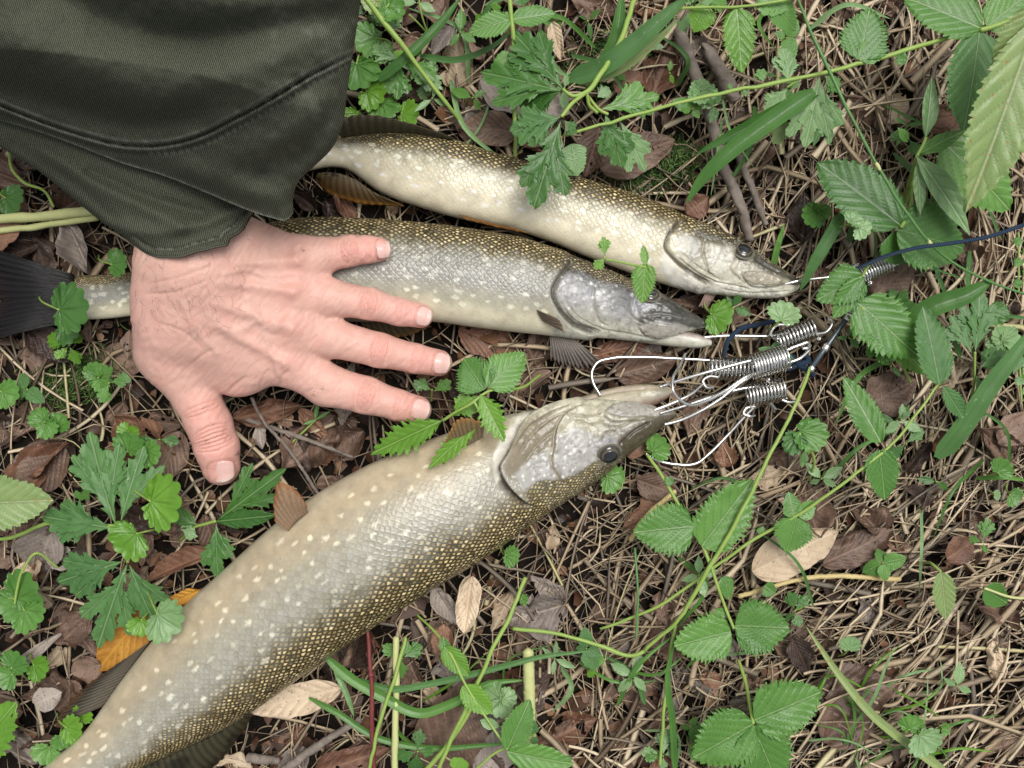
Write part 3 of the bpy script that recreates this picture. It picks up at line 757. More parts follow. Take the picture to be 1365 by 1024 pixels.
        socket = dome(R_ * 1.28, R_ * .12, -.0005, [(0, (.05, .045, .035)), (.8, (.05, .045, .03)), (1, (.16, .14, .10))], 'eye_socket', M['eye'], root)
        e = dome(R_, R_ * .42, -.0004, [(0, (.02, .02, .02)), (.62, (.03, .03, .03)), (.70, (.13, .11, .06)), (.8, (.05, .045, .03)), (1, (.03, .028, .024))], 'eye', M['eye'], root)
        dome(R_ * .70, R_ * .16, R_ * .28, [(0, (0, 0, 0)), (1, (0, 0, 0))], 'pupil', M['pupil'], e)
    return root
def fin(root, base, tip, nray=12, col0=(.10, .08, .045), col1=(.13, .075, .03), edge=(.30, .14, .03), ragged=.08, dark=.5, name='fin', seed=1, ridge=.00035, blot=0., skew=1.0):
    """base, tip: (px,py,z_mm) polylines running the same way"""
    n = nray * 7 + 1; m = 16; r = np.random.default_rng(seed)
    B = catmull([P(a, b, c / 1000) for a, b, c in base], n); E = catmull([P(a, b, c / 1000) for a, b, c in tip], n)
    u = np.linspace(0, 1, n); ray = .5 + .5 * np.cos(u * nray * 2 * np.pi)
    ext = 1 - ragged * (1 - ray) - ragged * vnoise(u * nray * 1.3, u * 0 + seed, seed)
    q = np.linspace(0, 1, m)
    bul = np.sin(np.pi * q) * .12
    V = B[:, None] + (E - B)[:, None] * (q[None, :] * ext[:, None])[..., None]
    V[..., 2] += bul[None] * np.linalg.norm(E - B, axis=1)[:, None] + ridge * ray[:, None] * (1 - .4 * q[None])
    Uq, Qq = np.meshgrid(u, q, indexing='ij')
    C = np.array(col0) + (np.array(col1) - np.array(col0)) * Qq[..., None]
    C = C * (1 - dark * (1 - ray)[:, None, None] * .8)
    e = sstep(.78, .97, Qq + .1 * (vnoise(Uq * 14, Qq * 3, seed) - .5)); C += (np.array(edge) - C) * e[..., None]
    if blot:
        bq = sstep(.52, .66, fbm(Uq * 5 + seed, Qq * 3.2 + seed, seed, 3)) * blot; C *= (1 - bq)[..., None]
    o = obj(name, V.reshape(-1, 3), grid_faces(n, m), M['fin'], root, uv=np.stack([Uq, Qq], -1).reshape(-1, 2) * np.array([4, 4]), attrs={'Col': np.clip(C, .003, .9).reshape(-1, 3)})
    md = o.modifiers.new('thick', 'SOLIDIFY'); md.thickness = .0005
    return o

# ---- top fish
def hc1(PX, PY, T_, Sg):
    tn = T_ + .25 * (fbm(PX / 12, PY / 12, 77, 3) - .5)
    c = lerp_col(tn, [(-1, (.05, .045, .02)), (-.72, (.09, .075, .035)), (-.45, (.20, .175, .10)), (-.15, (.46, .44, .36)), (.3, (.62, .60, .50)), (1, (.70, .68, .56))])
    return c, (1 - sstep(-.75, -.55, tn)) * .8, (1 - sstep(-.6, -.4, tn)) * .9
pk1 = [(300, 226, 292, 262), (350, 208, 344, 244), (400, 192, 397, 231), (460, 180, 455, 224), (530, 178, 508, 257), (600, 185, 582, 283), (650, 201, 628, 295), (703, 216, 680, 305), (753, 231, 728, 320), (812, 248, 785, 343), (860, 264, 835, 362), (905, 284, 880, 377), (945, 300, 920, 387), (985, 319, 965, 394), (1008, 334, 997, 397), (1030, 350, 1022, 398), (1050, 363, 1047, 395), (1067, 375, 1064, 386)]
f1 = pike('pike', 'uppermost pike with a pale cream flank and its head pointing right', pk1,
    [(0, .55), (.2, .6), (.5, .68), (.75, .66), (.88, .60), (.97, .75), (1, .8)], .003,
    [(-1, (.045, .038, .016)), (-.8, (.10, .08, .03)), (-.5, (.30, .27, .18)), (-.28, (.50, .48, .40)), (.0, (.66, .63, .53)), (.5, (.74, .70, .60)), (1, (.70, .66, .55))],
    (-.62, -.30), .795,
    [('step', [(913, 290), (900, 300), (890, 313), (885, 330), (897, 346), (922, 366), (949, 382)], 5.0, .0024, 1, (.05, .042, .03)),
     ('paint', [(884, 332), (897, 350), (925, 371), (952, 386), (930, 388), (900, 380), (880, 362)], 0, 3, (1.0, .96, .84), .9),
     ('groove', [(940, 317), (937, 330), (940, 348), (947, 366), (960, 374)], 1.6, .0008, (.28, .25, .18), .7),
     ('plate', [(899, 318), (915, 311), (930, 318), (932, 345), (920, 352), (903, 338)], .0003, 4, (.52, .52, .48), .6),
     ('paint', [(945, 325), (975, 330), (982, 352), (960, 366), (945, 355)], 0, 5, (.85, .82, .70), .7), ('paint', [(955, 372), (990, 384), (1040, 386), (1062, 384), (1040, 396), (985, 395), (945, 388)], 0, 3, (.95, .93, .80), .7),
     ('plate', [(990, 364), (1004, 361), (1028, 365), (1046, 374), (1034, 380), (1005, 379), (994, 373)], .0010, 1.6, (.40, .34, .25), .75),
     ('groove', [(988, 368), (1000, 381), (1030, 383), (1052, 378), (1066, 380)], 1.3, .0009, (.10, .09, .07), .8),
     ('paint', [(1004, 336), (1025, 349), (1045, 361), (1066, 374), (1064, 378), (1040, 369), (1012, 358), (1000, 345)], 0, 3, (.06, .055, .035), .9),
     ('groove', [(1006, 345), (1022, 354), (1040, 364)], 1.6, .0007, (.05, .045, .035), .7),
     ('dots', [(890, 300), (985, 330), (975, 372), (900, 345)], 12, 2.4, (.70, .68, .58)),
     ('groove', [(903, 342), (930, 364), (958, 378)], 1.3, .0007, (.20, .17, .12), .8), ('groove', [(908, 336), (934, 358), (952, 368)], 1.1, .0005, (.26, .23, .17), .7),
     ('groove', [(983, 344), (974, 358), (984, 370), (996, 380)], 1.4, .0007, (.22, .19, .13), .7), ('groove', [(972, 321), (992, 322), (1010, 336), (1020, 346)], 1.5, .0008, (.04, .035, .025), .8), ('groove', [(950, 376), (975, 380), (1000, 386)], 1.3, .0006, (.24, .21, .16), .7), ('groove', [(960, 385), (990, 390), (1030, 390), (1055, 388)], 1.2, .0005, (.30, .28, .22), .7)],
    4.9, (22, 5), eye=(992, 334, 12), seed=11, headcol=hc1, zprof=[(0, .003), (.8, .003), (.92, .007), (1, .013)])
fin(f1, [(455, 184, 28), (500, 178, 28), (550, 178, 28), (603, 187, 26)], [(446, 156, 34), (492, 152, 36), (545, 163, 34), (607, 184, 28)], 14, (.035, .032, .014), (.055, .045, .022), (.06, .045, .02), .05, .4, 'dorsal_fin', 3)
fin(f1, [(424, 231, 22), (445, 230, 22), (470, 238, 20), (505, 262, 18)], [(420, 240, 18), (436, 258, 14), (470, 271, 12), (540, 276, 14)], 12, (.16, .12, .06), (.17, .09, .03), (.42, .20, .035), .04, .5, 'anal_fin', 4, blot=.85)
fin(f1, [(612, 286, 28), (626, 289, 28), (644, 295, 27)], [(622, 293, 30), (662, 303, 32), (706, 312, 32)], 6, (.22, .12, .04), (.40, .18, .04), (.40, .19, .05), .05, .4, 'pelvic_fin', 5)
fin(f1, [(880, 361, 24), (884, 366, 22), (882, 370, 20)], [(902, 360, 27), (905, 366, 25), (897, 371, 22)], 5, (.30, .22, .14), (.26, .17, .10), (.30, .2, .13), .06, .4, 'pectoral_fin', 6)
fin(f1, [(943, 384, 14), (950, 387, 13), (957, 388, 12)], [(931, 410, 12), (939, 414, 10), (949, 402, 10)], 5, (.55, .40, .32), (.45, .30, .24), (.5, .38, .32), .08, .4, 'gill_flap', 7)
fin(f1, [(303, 226, 14), (298, 243, 15), (294, 260, 14)], [(215, 205, 12), (235, 255, 10), (205, 312, 8)], 16, (.08, .07, .03), (.12, .07, .03), (.2, .09, .03), .08, .6, 'tail_fin', 8)

# ---- middle fish
def hc2(PX, PY, T_, Sg):
    tn = T_ + .25 * (fbm(PX / 12, PY / 12, 97, 3) - .5)
    c = lerp_col(tn, [(-1, (.05, .045, .022)), (-.62, (.12, .10, .055)), (-.42, (.34, .34, .33)), (-.1, (.50, .50, .52)), (.35, (.50, .49, .44)), (.7, (.62, .61, .52)), (1, (.70, .70, .60))])
    return c, (1 - sstep(-.72, -.5, tn)) * .75, (1 - sstep(-.6, -.35, tn)) * .9
pk2 = [(60, 372, 58, 424), (95, 368, 95, 426), (140, 366, 140, 425), (187, 360, 188, 420), (250, 335, 255, 418), (310, 310, 318, 424), (394, 292, 396, 428), (511, 293, 505, 429), (582, 299, 576, 429), (640, 307, 630, 436), (700, 318, 688, 443), (745, 333, 730, 447), (790, 351, 772, 449), (830, 367, 818, 452), (858, 380, 850, 455), (884, 392, 876, 455), (905, 405, 900, 448), (925, 418, 922, 441), (946, 431, 945, 436)]
f2 = pike('pike', 'middle pike with silver grey spotted flank pinned under the hand', pk2,
    [(0, .5), (.15, .58), (.35, .66), (.6, .68), (.78, .66), (.88, .60), (.96, .8), (1, .9)], .003,
    [(-1, (.040, .034, .014)), (-.8, (.10, .08, .03)), (-.55, (.20, .18, .11)), (-.35, (.27, .265, .23)), (.1, (.35, .35, .34)), (.42, (.46, .45, .39)), (.68, (.66, .63, .53)), (1, (.72, .69, .60))],
    (-.70, -.44), .765,
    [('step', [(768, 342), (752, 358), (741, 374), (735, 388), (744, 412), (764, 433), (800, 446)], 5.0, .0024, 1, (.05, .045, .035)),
     ('groove', [(747, 400), (758, 420), (778, 436), (800, 442)], 1.4, .0006, (.25, .23, .18), .6),
     ('groove', [(750, 392), (764, 416), (786, 432), (808, 441)], 1.3, .0006, (.28, .26, .2), .6),
     ('groove', [(792, 380), (790, 395), (793, 412), (800, 430), (812, 436)], 1.8, .0009, (.26, .24, .19), .7),
     ('plate', [(748, 372), (765, 366), (785, 378), (786, 402), (765, 410), (748, 396)], .0003, 4, (.52, .51, .50), .7),
     ('plate', [(797, 385), (830, 388), (842, 405), (828, 425), (804, 422), (795, 405)], .0004, 4, (.55, .54, .52), .7),
     ('dots', [(745, 365), (850, 385), (845, 425), (760, 430)], 20, 2.2, (.68, .67, .62)),
     ('plate', [(852, 436), (875, 431), (905, 433), (922, 439), (902, 447), (876, 449), (858, 445)], .0011, 1.6, (.42, .38, .33), .75),
     ('groove', [(850, 437), (862, 449), (885, 453), (915, 444)], 1.2, .0008, (.12, .10, .08), .7),
     ('paint', [(872, 384), (890, 394), (915, 410), (948, 430), (946, 438), (925, 440), (905, 432), (878, 428), (852, 432), (850, 424), (872, 410), (878, 398)], 0, 4, (.050, .050, .036), .95),
     ('groove', [(876, 392), (895, 402), (918, 417)], 1.8, .0008, (.035, .03, .025), .8),
     ('groove', [(858, 420), (882, 418), (910, 424)], 2.0, .0006, (.16, .16, .14), .6), ('groove', [(806, 440), (840, 446), (870, 452)], 1.3, .0007, (.20, .18, .14), .7), ('groove', [(846, 392), (838, 408), (846, 425), (858, 432)], 1.4, .0007, (.18, .17, .14), .7), ('groove', [(756, 380), (770, 374), (786, 380)], 1.2, .0005, (.2, .19, .17), .6), ('groove', [(812, 400), (826, 396), (838, 402)], 1.1, .0005, (.24, .23, .2), .6)],
    5.0, (26, 6), eye=(866, 392, 12), seed=23, headcol=hc2, zprof=[(0, .003), (.78, .003), (.92, .009), (1, .019)],
    jaw=[dict(pairs=[(820, 430, 820, 453), (850, 434, 850, 456), (880, 437, 878, 460), (910, 441, 908, 463), (932, 446, 931, 464), (948, 453, 948, 461)], z0=.006, k=[(0, .9), (1, 1.1)], zprof=[(0, .006), (1, .016)],
              stops=[(-1, (.16, .12, .10)), (-.5, (.36, .30, .26)), (-.1, (.44, .43, .36)), (.6, (.44, .43, .35)), (1, (.30, .29, .22))])])
fin(f2, [(716, 413, 40), (719, 420, 39), (724, 428, 37)], [(733, 421, 44), (748, 428, 42), (752, 444, 36)], 6, (.20, .16, .11), (.14, .10, .07), (.22, .16, .11), .06, .5, 'pectoral_fin', 9)
fin(f2, [(733, 445, 18), (746, 446, 18), (760, 447, 17)], [(734, 482, 16), (772, 499, 14), (806, 488, 14)], 12, (.26, .22, .18), (.24, .21, .19), (.18, .14, .12), .14, .7, 'pelvic_fin', 10)
fin(f2, [(100, 366, 15), (97, 396, 18), (100, 428, 15)], [(-40, 322, 14), (-12, 395, 10), (-60, 470, 8)], 15, (.020, .019, .018), (.014, .012, .014), (.03, .018, .018), .07, .5, 'tail_fin', 12, ridge=.0005)
fin(f2, [(480, 428, 12), (520, 428, 12), (556, 427, 12)], [(486, 440, 9), (530, 452, 8), (575, 436, 9)], 10, (.26, .21, .12), (.20, .14, .06), (.3, .17, .06), .06, .5, 'belly_fin', 13)
fin(f2, [(210, 356, 22), (255, 335, 24), (300, 313, 26)], [(190, 335, 20), (238, 308, 20), (296, 300, 24)], 14, (.04, .036, .015), (.06, .05, .02), (.08, .05, .02), .06, .5, 'dorsal_fin', 14)

# ---- bottom fish
def hc3(PX, PY, T_, Sg):
    tn = T_ + .25 * (fbm(PX / 14, PY / 14, 57, 3) - .5)
    c = lerp_col(tn, [(-1, (.045, .040, .018)), (-.8, (.10, .085, .04)), (-.55, (.24, .20, .11)), (-.25, (.46, .44, .40)), (.2, (.52, .50, .42)), (.6, (.60, .57, .45)), (1, (.68, .66, .54))])
    return c, (1 - sstep(-.85, -.6, tn)) * .6, (1 - sstep(-.6, -.35, tn)) * .8
pk3 = [(-30, 1240, -108, 1180), (40, 1165, -45, 1105), (102, 1098, 15, 1055), (172, 1033, 66, 1016), (232, 1003, 117, 970), (278, 982, 164, 905), (338, 947, 225, 829), (412, 895, 300, 758), (500, 835, 390, 680), (578, 785, 480, 625), (655, 738, 570, 587), (716, 694, 650, 560), (762, 664, 712, 545), (806, 634, 765, 533), (838, 606, 806, 532), (856, 592, 836, 536), (874, 577, 862, 541), (889, 564, 884, 546), (902, 553, 900, 550)]
f3 = pike('pike', 'largest pike lying diagonally at the bottom with beige belly and golden scaled back', pk3,
    [(0, .55), (.15, .6), (.35, .68), (.6, .70), (.78, .66), (.88, .58), (.96, .8), (1, .9)], .003,
    [(-1, (.035, .030, .014)), (-.86, (.085, .065, .025)), (-.6, (.22, .18, .095)), (-.36, (.32, .305, .255)), (-.05, (.40, .395, .36)), (.3, (.44, .41, .34)), (.65, (.50, .435, .335)), (1, (.60, .55, .45))],
    (-.66, -.36), .800,
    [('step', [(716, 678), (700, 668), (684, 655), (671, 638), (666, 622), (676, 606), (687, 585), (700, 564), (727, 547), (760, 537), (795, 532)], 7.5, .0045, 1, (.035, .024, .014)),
     ('paint', [(662, 645), (655, 622), (660, 600), (673, 576), (690, 556), (706, 548), (698, 566), (684, 586), (672, 606), (663, 622), (668, 640)], 0, 2.5, (1.0, .95, .82), .95),
     ('paint', [(668, 622), (684, 592), (700, 568), (735, 552), (748, 560), (738, 590), (725, 602), (700, 620), (690, 640), (676, 636)], 0, 5, (.24, .19, .12), .8),
     ('groove', [(690, 610), (708, 584), (735, 562), (770, 548)], 1.5, .0009, (.20, .17, .11), .6),
     ('groove', [(696, 622), (716, 594), (742, 572)], 1.5, .0008, (.20, .17, .11), .6),
     ('groove', [(684, 600), (702, 574), (730, 556), (765, 543)], 1.5, .0009, (.24, .2, .13), .6),
     ('plate', [(684, 634), (706, 612), (728, 602), (736, 620), (746, 640), (714, 642), (697, 653)], .0010, 3, (.54, .53, .50), .8),
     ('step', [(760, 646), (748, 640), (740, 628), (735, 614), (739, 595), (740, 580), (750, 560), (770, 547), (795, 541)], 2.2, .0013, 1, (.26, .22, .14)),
     ('plate', [(743, 582), (766, 568), (788, 577), (799, 594), (795, 616), (770, 632), (750, 638), (740, 620)], .0006, 4, (.55, .54, .51), .8),
     ('paint', [(748, 572), (775, 560), (800, 562), (800, 580), (786, 574), (766, 566), (748, 578)], 0, 4, (.50, .46, .30), .6),
     ('dots', [(690, 632), (745, 575), (795, 585), (790, 615), (745, 640), (705, 648)], 36, 2.0, (.70, .69, .64)),
     ('scales', [(698, 655), (716, 640), (745, 640), (770, 632), (792, 614), (800, 620), (780, 648), (745, 670), (716, 684)], 3, .75),
     ('paint', [(797, 587), (812, 580), (826, 588), (818, 596), (800, 598)], 0, 3, (.55, .54, .55), .7),
     ('paint', [(822, 588), (850, 565), (880, 553), (902, 549), (904, 555), (885, 568), (860, 590), (838, 610), (826, 605)], 0, 4, (.085, .068, .032), .9),
     ('groove', [(826, 594), (842, 578), (868, 562)], 2.0, .0010, (.05, .04, .025), .8),
     ('groove', [(800, 566), (820, 570), (850, 558), (880, 551)], 2.0, .0007, (.18, .15, .08), .6),
     ('plate', [(806, 549), (818, 539), (836, 535), (858, 538), (884, 546), (896, 552), (860, 556), (826, 556)], .0014, 1.8, (.45, .42, .38), .8),
     ('groove', [(802, 550), (812, 560), (840, 561), (875, 556)], 1.4, .0008, (.10, .085, .06), .8), ('groove', [(755, 556), (780, 557), (802, 550)], 1.3, .0007, (.22, .18, .11), .7), ('groove', [(766, 562), (790, 566), (806, 560)], 1.2, .0006, (.26, .22, .14), .6), ('groove', [(800, 590), (806, 578), (822, 574)], 1.6, .0008, (.10, .08, .05), .7), ('groove', [(760, 590), (772, 602), (774, 618)], 1.1, .0005, (.24, .23, .2), .6), ('groove', [(700, 628), (714, 618), (728, 616)], 1.1, .0005, (.24, .23, .2), .6)],
    5.6, (26, 8), eye=(813, 607, 14), seed=37, headcol=hc3, spot_t=(-.42, .75), nu=760, zprof=[(0, .003), (.8, .003), (.9, .010), (1, .026)],
    jaw=[dict(pairs=[(752, 580, 735, 546), (775, 572, 762, 534), (800, 562, 796, 522), (830, 552, 828, 515), (855, 546, 853, 512.5), (874, 540, 874, 513), (888, 532, 889, 515), (897, 525, 898, 519)], z0=.010, k=[(0, .8), (.5, .8), (1, .9)], zprof=[(0, .006), (.5, .011), (1, .020)],
              stops=[(-1, (.16, .10, .07)), (-.55, (.26, .18, .13)), (-.25, (.36, .31, .24)), (.1, (.42, .39, .29)), (.5, (.34, .30, .20)), (.8, (.40, .33, .25)), (1, (.3, .26, .17))],
              grooves=[([(780, 533), (820, 522), (860, 518)], 1.6, .0009, (.42, .36, .28)), ([(776, 546), (810, 535), (850, 526)], 1.4, .0008, (.5, .44, .34))])])
fin(f3, [(384, 708, 54), (396, 694, 56), (411, 682, 55)], [(366, 694, 62), (365, 660, 72), (374, 640, 78), (390, 648, 76), (410, 674, 66)], 9, (.46, .31, .20), (.42, .27, .16), (.38, .17, .07), .04, .22, 'pelvic_fin', 15, blot=.2)
fin(f3, [(596, 598, 52), (620, 594, 54), (644, 582, 52)], [(592, 590, 66), (612, 556, 74), (646, 560, 70)], 10, (.33, .25, .13), (.26, .17, .075), (.36, .2, .06), .06, .5, 'pectoral_fin', 16)
fin(f3, [(200, 856, 26), (172, 894, 24), (140, 940, 22)], [(150, 890, 20), (98, 925, 16), (60, 970, 14)], 16, (.20, .17, .12), (.085, .075, .06), (.20, .10, .04), .10, .7, 'anal_fin', 17)
fin(f3, [(330, 952, 24), (280, 982, 24), (225, 1006, 22), (180, 1026, 20)], [(338, 952, 16), (318, 985, 14), (280, 1030, 12), (200, 1075, 12)], 18, (.065, .058, .028), (.055, .048, .024), (.06, .045, .02), .06, .6, 'dorsal_fin', 18, blot=.6)
fin(f3, [(-22, 1246, 20), (-66, 1214, 24), (-110, 1176, 20)], [(-60, 1370, 14), (-160, 1300, 12), (-260, 1220, 12)], 20, (.06, .05, .03), (.10, .06, .03), (.2, .09, .03), .1, .6, 'tail_fin', 19)
# ------------------------------------------------------------------ person: hand and jacket sleeve
def surface_nets(F, org, h):
    """iso surface at 0 of a sampled field, one vertex per crossing cell"""
    nx, ny, nz = F.shape
    ins = F < 0
    c = [F[i:nx - 1 + i, j:ny - 1 + j, k:nz - 1 + k] for i in (0, 1) for j in (0, 1) for k in (0, 1)]
    sg = [x < 0 for x in c]; s = sum(x.astype(np.int8) for x in sg)
    act = (s > 0) & (s < 8); idx = np.argwhere(act)
    cv = np.stack([x[act] for x in c], 1)
    cor = np.array([(i, j, k) for i in (0, 1) for j in (0, 1) for k in (0, 1)], float)
    acc = np.zeros((len(idx), 3)); cnt = np.zeros(len(idx))
    for a in range(8):
        for b in range(a + 1, 8):
            if np.abs(cor[a] - cor[b]).sum() != 1: continue
            m = (cv[:, a] < 0) != (cv[:, b] < 0)
            t = np.where(m, cv[:, a] / (cv[:, a] - cv[:, b] + 1e-20), 0)[:, None]
            acc += np.where(m[:, None], cor[a] + (cor[b] - cor[a]) * t, 0); cnt += m
    V = (idx + acc / cnt[:, None]) * h + org
    vid = np.full(act.shape, -1, np.int64); vid[act] = np.arange(len(idx))
    Q = []
    for ax in range(3):
        A = np.moveaxis(ins, ax, 0); e = A[:-1] != A[1:]; e = e[:, 1:-1, 1:-1]
        W_ = np.moveaxis(vid, ax, 0); ii = np.argwhere(e)
        i, j, k = ii[:, 0], ii[:, 1], ii[:, 2]
        q = np.stack([W_[i, j, k], W_[i, j + 1, k], W_[i, j + 1, k + 1], W_[i, j, k + 1]], 1)
        fl = A[:-1][:, 1:-1, 1:-1][e]
        if ax == 1: fl = ~fl
        q[~fl] = q[~fl][:, ::-1]
        Q.append(q)
    return V, np.vstack(Q)
def px_r(wpx, z): return wpx * S * (H - z / 1000) / H
HN = {  # joints: px, py, z mm, half width px
 'pinky': [(400, 346, 60, 26), (430, 341, 57.5, 23.5), (465, 334.5, 55.5, 20.5), (490, 333, 54, 17.5), (506, 332.5, 53, 16)],
 'ring': [(393, 388, 61, 28), (438, 396, 57, 24.5), (492, 405, 52, 21), (532, 416, 47, 18), (561, 421, 43, 16.5)],
 'middle': [(390, 436, 57, 29), (440, 450, 51, 26), (506, 467, 43, 22.8), (553, 478, 36, 19.5), (585, 484, 31, 18)],
 'index': [(384, 480, 48, 31), (434, 513, 43, 28), (488, 527, 38, 24.5), (530, 540, 33, 20.5), (557, 546, 29, 18.5)],
 'thumb': [(225, 470, 50, 40), (262, 530, 41, 30), (279, 566, 36, 29.5), (289, 596, 31, 29), (295, 622, 26, 25)],
}
META = [((268, 372, 70, 46), (400, 346, 60, 27)), ((258, 390, 71, 46), (393, 388, 61, 30)), ((248, 408, 70, 46), (390, 436, 57, 31)), ((240, 428, 66, 46), (384, 480, 48, 33)),
        ((300, 338, 66, 44), (398, 346, 57, 27)), ((243, 420, 62, 48), (330, 484, 46, 40)), ((228, 440, 62, 40), (225, 470, 50, 40)), ((222, 400, 70, 36), (218, 450, 60, 32)), ((235, 470, 50, 40), (310, 496, 44, 30)), 
        ((262, 352, 78, 62), (258, 385, 70, 58)), ((262, 352, 76, 58), (238, 290, 80, 52)), ((238, 290, 80, 52), (190, 100, 100, 50)), ((216, 352, 78, 36), (214, 400, 70, 32)), ((318, 318, 76, 34), (340, 335, 66, 36))]
lo = np.array([-.275, -.085, -.004]); hv = .00085
hi = np.array([-.010, .165, .135])
nn_ = np.ceil((hi - lo) / hv).astype(int)
gx_, gy_, gz_ = [lo[i] + hv * np.arange(nn_[i]) for i in range(3)]
FG = np.full(nn_, .05, np.float32)
def add_cone(a, b, kk):
    A = np.array(P(a[0], a[1], a[2] / 1000)); B = np.array(P(b[0], b[1], b[2] / 1000)); ra, rb = px_r(a[3], a[2]), px_r(b[3], b[2])
    fl = .80 if max(a[3], b[3]) > 26 and len(a) < 5 and a not in HN['thumb'] else 1.0      # palm is flatter than wide
    pad = max(ra, rb) + .022
    sl_ = []
    for i, g in enumerate((gx_, gy_, gz_)):
        l_, h_ = min(A[i], B[i]) - pad, max(A[i], B[i]) + pad
        i0, i1 = np.searchsorted(g, l_), np.searchsorted(g, h_); sl_.append(slice(max(0, i0), max(i1, 1)))
    X = gx_[sl_[0]][:, None, None]; Y = gy_[sl_[1]][None, :, None]; Z = gz_[sl_[2]][None, None, :]
    d = B - A
    d2 = np.array([d[0], d[1], d[2] / fl]); L2 = d2 @ d2 + 1e-12
    qx, qy, qz = X - A[0], Y - A[1], (Z - A[2]) / fl
    t = np.clip((qx * d2[0] + qy * d2[1] + qz * d2[2]) / L2, 0, 1)
    dist = (np.sqrt((qx - t * d2[0])**2 + (qy - t * d2[1])**2 + (qz - t * d2[2])**2) - (ra + (rb - ra) * t)) * (fl if fl < 1 else 1)
    v = FG[tuple(sl_)]
    hh = np.clip(.5 + .5 * (v - dist) / kk, 0, 1)
    FG[tuple(sl_)] = v * (1 - hh) + dist * hh - kk * hh * (1 - hh)
for a, b in META: add_cone(a, b, .009)
for nm, J in HN.items():
    for i in range(len(J) - 1):
        add_cone(J[i], J[i + 1], .0055 if i == 0 else .0028)
Vh, Qh = surface_nets(FG, lo, hv)
# relax
nb_a = np.concatenate([Qh[:, [0, 1]], Qh[:, [1, 2]], Qh[:, [2, 3]], Qh[:, [3, 0]]]); 
def relax(V, it, lam=.5):
    deg = np.bincount(nb_a.ravel(), minlength=len(V)).astype(float)[:, None]
    for _ in range(it):
        acc = np.stack([np.bincount(nb_a[:, 0], V[nb_a[:, 1], i], len(V)) + np.bincount(nb_a[:, 1], V[nb_a[:, 0], i], len(V)) for i in range(3)], 1)
        V = V + lam * (acc / deg - V)
    return V
Vh = relax(Vh, 8)
def vnorm(V, Q):
    n = np.cross(V[Q[:, 2]] - V[Q[:, 0]], V[Q[:, 3]] - V[Q[:, 1]]); N_ = np.zeros_like(V)
    for c in range(4):
        for i in range(3): N_[:, i] += np.bincount(Q[:, c], n[:, i], len(V))
    return N_ / (np.linalg.norm(N_, axis=1)[:, None] + 1e-12)
Nh = vnorm(Vh, Qh)
if Nh[np.argmax(Vh[:, 2] * (Vh[:, 1] < .05)), 2] < 0: Qh = Qh[:, ::-1]; Nh = -Nh
hx, hy = to_px(Vh); up_ = sstep(.0, .45, Nh[:, 2])
D = np.zeros(len(Vh)); C = np.tile([.585, .350, .288], (len(Vh), 1))
C *= (.93 + .14 * fbm(hx / 22, hy / 22, 5, 4))[:, None]
def tint(q, col, st): 
    global C
    C = C + (np.array(col) - C) * (q * st)[:, None]
# tendons and knuckles
for p in ([(300, 352), (350, 350), (396, 347)], [(285, 375), (340, 382), (390, 388)], [(275, 398), (330, 418), (388, 436)], [(265, 420), (320, 450), (380, 482)]):
    dd, _, al = poly_dist(hx, hy, p); D += up_ * .0022 * np.exp(-(dd / 8)**2) * sstep(0, .3, al)
for (kx, ky, kr, kh) in ((396, 347, 13, .0022), (392, 388, 15, .0024), (388, 436, 16, .0028), (382, 482, 17, .0026)):
    D += up_ * kh * np.exp(-((hx - kx)**2 + (hy - ky)**2) / kr**2)
# veins
for p, hgt, wd in (([(330, 400), (345, 428), (362, 440), (385, 425), (396, 408)], .0011, 7), ([(300, 365), (330, 360), (360, 372), (398, 370)], .0010, 4), ([(280, 420), (310, 440), (345, 428)], .0009, 4.5), ([(350, 440), (362, 470), (372, 500)], .0007, 4), ([(240, 400), (262, 440), (290, 470)], .0008, 5)):
    dd, _, al = poly_dist(hx, hy, catmull(p, 20)); q = up_ * np.exp(-(dd / wd)**2); D += hgt * q; tint(q, (.50, .35, .29), .25)
dd, _, _ = poly_dist(hx, hy, catmull([(338, 424), (350, 440), (365, 446), (385, 434)], 16)); D -= up_ * .0008 * np.exp(-(dd / 5)**2)
# creases on the fingers
def creases(ax, cen, n, gap, half, dep, tintc=(.42, .22, .17)):
    a = np.array(ax, float); a /= np.linalg.norm(a); pr = np.array([-a[1], a[0]])
    u = (hx - cen[0]) * a[0] + (hy - cen[1]) * a[1]; v = (hx - cen[0]) * pr[0] + (hy - cen[1]) * pr[1]
    near = (np.abs(v) < half * 1.25) & (np.abs(u) < gap * (n + 1))
    for i in range(n):
        k = (i - (n - 1) / 2) * gap
        bow = k * (1 - .35 * (v / half)**2) + 1.2 * (vnoise(v / 5 + i * 7, v * 0 + i, 40 + i) - .5)
        q = np.exp(-((u - bow) / 1.1)**2) * near * up_ * np.clip(1.1 - np.abs(v) / half, 0, 1)**.5
        D[:] -= dep * q; tint(q, tintc, .9)
    q = np.exp(-(u / (gap * n * .75))**2 - (v / half)**2) * up_
    D[:] += q * .0007; tint(q, (.64, .30, .25), .65)
for nm, i, hf in (('pinky', 2, 17), ('ring', 2, 18), ('middle', 2, 20), ('index', 2, 21)):
    J = HN[nm]; ax = (J[3][0] - J[1][0], J[3][1] - J[1][1]); creases(ax, J[2][:2], 6, 4.2, hf, .0019)
    creases(ax, J[3][:2], 3, 3.4, hf * .8, .0011)
creases((10, 30), (286, 584), 7, 5.6, 27, .0018)
creases((12, 32), (270, 545), 3, 6, 26, .0008)
